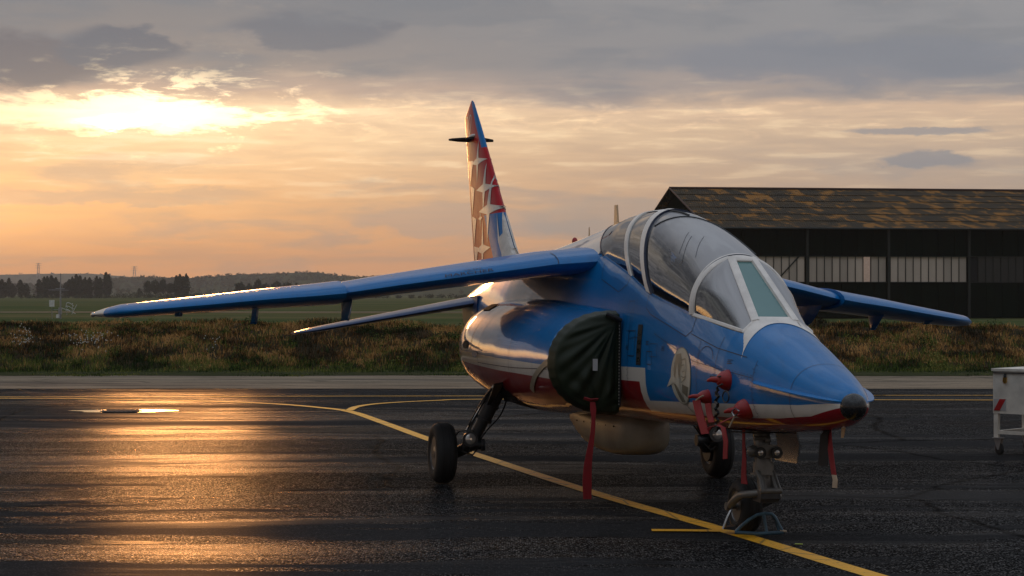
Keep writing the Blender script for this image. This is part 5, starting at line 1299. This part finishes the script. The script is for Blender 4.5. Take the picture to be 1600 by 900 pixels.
pops = [(3, 436), (8, 441), (14, 434), (20, 444), (32, 437), (41, 443), (61, 436), (69, 432), (74, 431), (80, 430), (87, 433), (92, 440), (103, 441), (108, 436), (113, 432), (119, 428), (125, 430), (133, 433), (140, 433), (151, 431), (156, 433), (166, 425), (170, 428), (276, 430), (281, 428), (286, 431), (291, 427)]
ORD = ['first', 'second', 'third', 'fourth', 'fifth', 'sixth', 'seventh', 'eighth', 'ninth', 'tenth', 'eleventh', 'twelfth']
cnt = {}
for i, (px, tp) in enumerate(pops):
    where = 'group left of the weather mast' if px < 60 else ('group right behind the weather mast' if px < 112 else ('group between mast and wing tip' if px < 200 else 'group above the left wing'))
    k = cnt.get(where, 0); cnt[where] = k + 1
    lab = 'tallest dark poplar of the row, just above the pale wing tip' if px == 166 else ORD[k] + ' dark poplar from the left in the ' + where
    tpx('poplar', px, tp, 12 + r_.uniform(-2, 2), label=lab, Y=TY + r_.uniform(-25, 25))
rounds = [(218, 448, 9), (232, 434, 20), (243, 430, 22), (256, 431, 22), (266, 435, 18), (375, 434, 20), (386, 438, 22), (403, 428, 16), (414, 436, 18), (432, 433, 24), (448, 434, 24), (466, 437, 22)]
for i, (px, tp, w) in enumerate(rounds):
    where = 'clump above the pale wing tip' if px < 300 else 'clump behind the middle of the left wing'
    k = cnt.get(where, 0); cnt[where] = k + 1
    tpx('round', px, tp, w, label=ORD[k] + ' leafy tree from the left in the ' + where, Y=TY + r_.uniform(-20, 20))
# low scrub along the field edge
VS, FS = [], []
for i in range(190):
    px = r_.uniform(-60, 760); Y = TY - 60 + r_.uniform(-15, 10); x = (px - 800) / F * Y; R_ = r_.uniform(1.0, 1.9) * (1.5 if 190 < px < 320 else 1)
    v, f = clump(r_, (x, Y, R_ * .4), R_, 60, .22, .6); o = len(VS); VS += v; FS += [tuple(i_ + o for i_ in ff) for ff in f]
me = bpy.data.meshes.new('scrub'); me.from_pydata(VS, [], FS); me.materials.append(M['tree_leaves']); o = bpy.data.objects.new('scrub', me); COL.objects.link(o); tag(o, 'low scrub along the far edge of the field', 'scrub', kind='stuff')
# trees that go on beyond the left edge of the photograph, seen mirrored in the polished side
VS, FS = [], []
for i in range(60):
    a = radians(-16 - i * 1.15 + r_.uniform(-.4, .4)); d_ = r_.uniform(380, 560); h_ = r_.uniform(2.5, 7.5); pop_ = r_.random() < .4
    for j in range(14):
        t = (j + .5) / 14; rad = h_ * (.11 if pop_ else .24) * r_.uniform(.7, 1.2); q_ = h_ * (.03 if pop_ else .2)
        v, f = clump(r_, (d_ * sin(a) + r_.normal(0, q_), d_ * cos(a) + r_.normal(0, q_), h_ * (.15 + .78 * t)), rad, 26, rad * .32, 1.1); o = len(VS); VS += v; FS += [tuple(i_ + o for i_ in ff) for ff in f]
me = bpy.data.meshes.new('far_woodland'); me.from_pydata(VS, [], FS); me.materials.append(M['tree_leaves']); o = bpy.data.objects.new('far_woodland', me); COL.objects.link(o); tag(o, 'belt of trees beyond the left edge of the view', 'woodland', kind='stuff')
# wooded hills
def ridge(pts, Y): return [((px - 800) / F * Y, EYE + (459 - py) / F * Y) for px, py in pts]
def hill(Y, depth, prof, name):
    R = ridge(prof, Y); X = [p[0] for p in R]; Z = [p[1] for p in R]; xs_ = np.linspace(X[0], X[-1], 260); A = []
    for j, (dy, k) in enumerate(((-depth, -.2), (-depth * .7, .18), (-depth * .35, .62), (-depth * .1, .9), (0, .96), (depth * .5, .5), (depth, -.2))):
        A.append([(x, Y + dy, -.3 + float(np.interp(x, X, Z)) * max(k, -.01) + mn.noise(Vector((x * .01, dy * .01, 2))) * 1.5 * (k > 0)) for x in xs_])
    b = MB(); b.grid(A); o = b.obj(name, M['hill_soil'], normals=False, angle=180); tag(o, kind='structure'); return X, Z
P1 = [(-3600, 440), (-1500, 432), (-400, 436), (100, 444), (178, 434), (233, 431), (300, 433), (350, 428), (383, 427), (420, 427), (464, 424), (495, 423), (526, 429), (573, 432), (620, 430), (700, 436), (800, 440), (1000, 440), (1500, 438), (2100, 440), (4200, 440)]
P2 = [(-1500, 436), (-300, 430), (0, 428), (67, 426), (143, 426), (200, 431), (260, 438), (400, 445)]
P0 = [(560, 452), (578, 430), (600, 427), (630, 425), (652, 427), (680, 432), (760, 440), (900, 452)]
forest = []
def forest_on(Y, depth, prof, n, rpx, seed):
    X, Z = hill(Y, depth, prof, 'hills'); r = np.random.default_rng(seed); VS, FS = [], []
    for i in range(n):
        px = r.uniform(-500, 900); x = (px - 800) / F * Y; k = r.random() ** .6; dy = -depth * (1 - k) * .8
        z = float(np.interp(x, X, Z)) * (.25 + .72 * k) - 1.0
        R_ = r.uniform(*rpx) / F * Y; v, f = clump(r, (x, Y + dy, z + R_ * .3), R_, 22, R_ * .33, .8); o = len(VS); VS += v; FS += [tuple(i_ + o for i_ in ff) for ff in f]
    me = bpy.data.meshes.new('forest'); me.from_pydata(VS, [], FS); me.materials.append(M['tree_leaves']); o = bpy.data.objects.new('forest', me); COL.objects.link(o); tag(o, 'far off forest covering a low hill', 'forest', kind='stuff')
forest_on(2300, 260, P1, 2600, (2.2, 4.2), 5)
forest_on(4600, 500, P2, 700, (2.2, 3.6), 6)
forest_on(1700, 120, P0, 420, (3.0, 5.5), 7)
# pylons on the skyline
for px, pt, lab in ((60, 411, 'faint lattice pylon on the skyline, left of the weather mast'), (210, 416, 'faint lattice pylon on the skyline, above the wing tip')):
    Y = 4300.; x = (px - 800) / F * Y; zt__ = EYE + (459 - pt) / F * Y; zb__ = 30.; g = thing('power_pylon', (x, Y, zb__), lab, 'pylon')
    b = MB()
    for sx_ in (-1, 1):
        for sy_ in (-1, 1): b.tube([(x + sx_ * 3.2, Y + sy_ * 3.2, zb__), (x + sx_ * 1.0, Y + sy_, zt__)], .35, 4)
    for k in range(5):
        t0, t1 = k / 5, (k + 1) / 5; w0, w1 = 3.2 - 2.2 * t0, 3.2 - 2.2 * t1; b.tube([(x - w0, Y - w0, zb__ + (zt__ - zb__) * t0), (x + w1, Y - w1, zb__ + (zt__ - zb__) * t1)], .2, 4)
    b.obj('tower', M['galvanised'], g)
    b = MB()
    for k in (.72, .86, .97): b.tube([(x - 7, Y, zb__ + (zt__ - zb__) * k), (x + 7, Y, zb__ + (zt__ - zb__) * k)], .3, 4)
    b.obj('cross_arm', M['galvanised'], g)
# weather mast on the field
Yw = 150.; wx = lambda px: (px - 800) / F * Yw; wz_ = lambda py: EYE + (459 - py) / F * Yw
g = thing('weather_mast', (wx(94), Yw, -.06), 'weather mast with cross arm and white instrument boxes standing on the field', 'weather mast')
b = MB(); b.tube([(wx(94.5), Yw, -.06), (wx(94.5), Yw, wz_(460)), (wx(94.8), Yw, wz_(427))], [.07, .06, .03], 8); b.obj('mast', M['galvanised'], g)
b = MB(); b.tube([(wx(75), Yw, wz_(453)), (wx(107), Yw, wz_(453.5))], .022, 6); b.tube([(wx(87), Yw, wz_(451)), (wx(101), Yw, wz_(451.2))], .03, 6); b.obj('cross_arm', M['galvanised'], g)
b = MB(); b.box((wx(81), Yw, wz_(474)), (.32, .3, .48)); b.box((wx(91), Yw - .1, wz_(494)), (.22, .2, .26)); b.obj('instrument_box', M['instrument_white'], g, smooth=False)
b = MB(); b.tube([(wx(81), Yw, wz_(480)), (wx(81.5), Yw, -.06)], .025, 6); b.tube([(wx(81), Yw, wz_(484)), (wx(94), Yw, wz_(484))], .025, 6); b.box((wx(94), Yw, wz_(486)), (.24, .2, .5)); b.obj('support_post', M['galvanised'], g)
b = MB()
for k, (a0, py) in enumerate(((0, 478), (.5, 483), (1.0, 488))):
    b.tube([(wx(101 + 9 * t + 2.0 * sin(7 * t + a0)), Yw + .3 * cos(5 * t), wz_(py + 3.5 * sin(6 * t + a0) - 2 * t)) for t in np.linspace(0, 1.6, 14)], .022, 6)
b.tube([(wx(96), Yw, wz_(481)), (wx(118), Yw, wz_(490))], .02, 6); b.tube([(wx(120), Yw, wz_(476)), (wx(112), Yw, wz_(491))], .02, 6); b.obj('sensor_loop', M['instrument_white'], g)

# ================================================================== haze
b = MB(); b.box((0, 2450, 45 - 1.5), (7000, 5400, 93)); hz = b.obj('haze', [], smooth=False)
m = bpy.data.materials.new('haze_air'); m.use_nodes = True; m.node_tree.nodes.clear()
pv = m.node_tree.nodes.new('ShaderNodeVolumePrincipled'); om = m.node_tree.nodes.new('ShaderNodeOutputMaterial'); m.node_tree.links.new(pv.outputs[0], om.inputs['Volume'])
pv.inputs['Color'].default_value = (.99, .93, .86, 1); pv.inputs['Density'].default_value = .00016; pv.inputs['Anisotropy'].default_value = .2
hz.data.materials.append(m); tag(hz, kind='stuff'); tag(hz, 'thin morning haze over the airfield', 'haze')
for o in bpy.data.objects:
    if '_base' in o.keys(): del o['_base']
